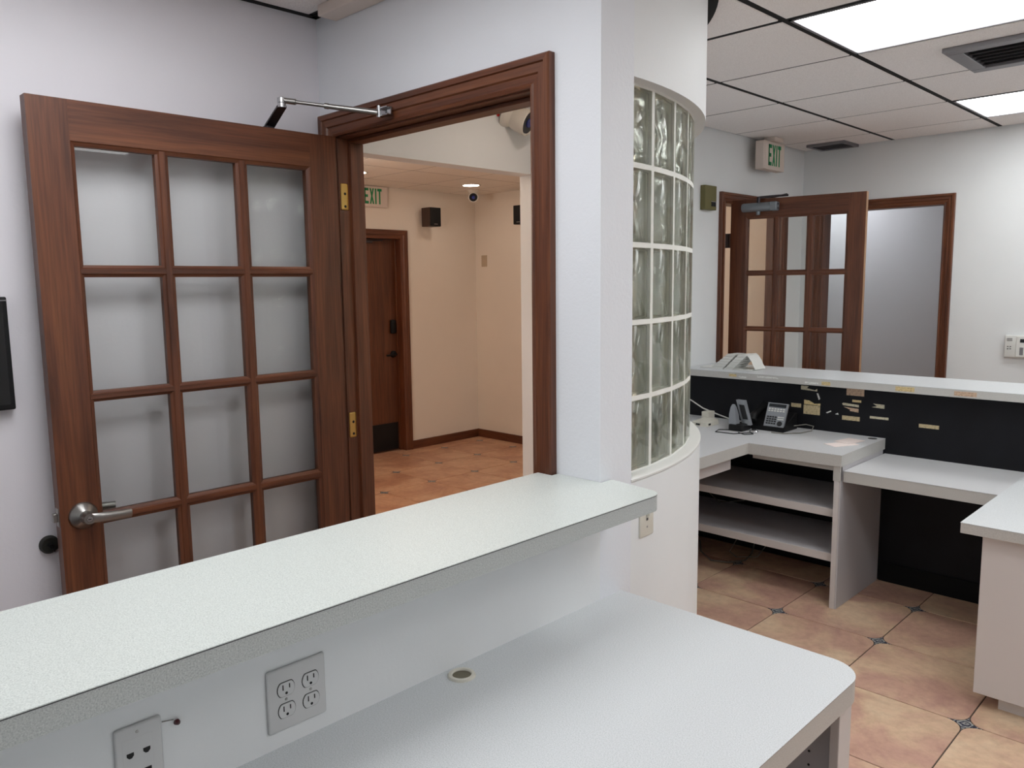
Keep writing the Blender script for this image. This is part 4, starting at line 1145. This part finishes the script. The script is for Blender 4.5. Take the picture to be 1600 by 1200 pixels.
part(fs, 'curved_flap', MB().loft([[(-2.262 + u, 4.19 + dy, ZL + z) for dy, z in ((0, h), (0.12, h), (0.12, h + 0.004), (0, h + 0.004))] for u, h in cvp]), 'white_plastic', 40)
part(fs, 'base', MB().box((-2.53, 4.16, ZL), (-2.20, 4.33, ZL + 0.005), 0.002), 'white_plastic')

# cables under the shelves
def cable(label, pts, r, m):
    return single('cable', MB().tube(pts, r, 6), m, label, 'cable', smooth=60, group='loose cables under the shelves')
cable('tan cable curling on the floor under the shelf unit', [(-2.40, 3.98, 0.02), (-2.32, 3.86, 0.006), (-2.20, 3.765, 0.006), (-2.11, 3.80, 0.006), (-2.06, 3.89, 0.006), (-2.09, 4.02, 0.006), (-2.11, 4.09, 0.05)], 0.004, 'cord_grey')
cable('thin tangled wire hanging below the lower shelf', [(-2.18, 4.07, 0.21), (-2.17, 4.03, 0.10), (-2.19, 3.95, 0.012), (-2.12, 3.90, 0.008), (-2.02, 3.95, 0.02), (-1.98, 4.05, 0.12)], 0.003, 'cord_grey')
cable('thin wire looping below the upper shelf', [(-2.45, 4.08, 0.42), (-2.38, 4.00, 0.33), (-2.28, 3.98, 0.275), (-2.15, 4.02, 0.30), (-2.05, 4.07, 0.36)], 0.003, 'cord_grey')

# ------------------------------------------------------------------ reception wall fittings
cb = thing('door_chime', 'olive green metal chime box on the wall left of the glazed door', 'chime', (XS, 4.325, 2.03))
part(cb, 'case', MB().box((XS, 4.255, 1.957), (XS + 0.035, 4.385, 2.10), 0.003), 'olive')
part(cb, 'window', MB().box((XS + 0.035, 4.325, 1.978), (XS + 0.037, 4.370, 2.004)), 'dark')
part(cb, 'window_rim', MB().box((XS + 0.035, 4.320, 2.004), (XS + 0.039, 4.375, 2.008)).box((XS + 0.035, 4.370, 1.976), (XS + 0.039, 4.375, 2.008)), 'satin')
ak = thing('alarm_keypad', 'white alarm keypad with small dark display on the far wall', 'keypad', (-1.19, YB, 1.11))
part(ak, 'case', MB().box((-1.277, YB - 0.026, 1.046), (-1.10, YB, 1.180), 0.004, 3), 'white_plastic', 50)
part(ak, 'cover', MB().box((-1.215, YB - 0.031, 1.05), (-1.104, YB - 0.025, 1.176), 0.003), 'white_plastic')
part(ak, 'display', MB().box((-1.194, YB - 0.0325, 1.138), (-1.125, YB - 0.0305, 1.160)), 'lcd')
part(ak, 'emblem_panel', MB().box((-1.194, YB - 0.0325, 1.062), (-1.175, YB - 0.0305, 1.108)), 'grey_metal')
kb = MB()
for a in (0, 1):
    for b_ in (0, 1):
        kb.box((-1.262 + a * 0.014, YB - 0.028, 1.095 + b_ * 0.014), (-1.255 + a * 0.014, YB - 0.0255, 1.100 + b_ * 0.014))
part(ak, 'button', kb, 'key')
gl = MB()
for k in range(4):
    gl.box((-1.265, YB - 0.0275, 1.146 + k * 0.005), (-1.236, YB - 0.0255, 1.148 + k * 0.005))
part(ak, 'sounder_slot', gl, 'grey_metal')
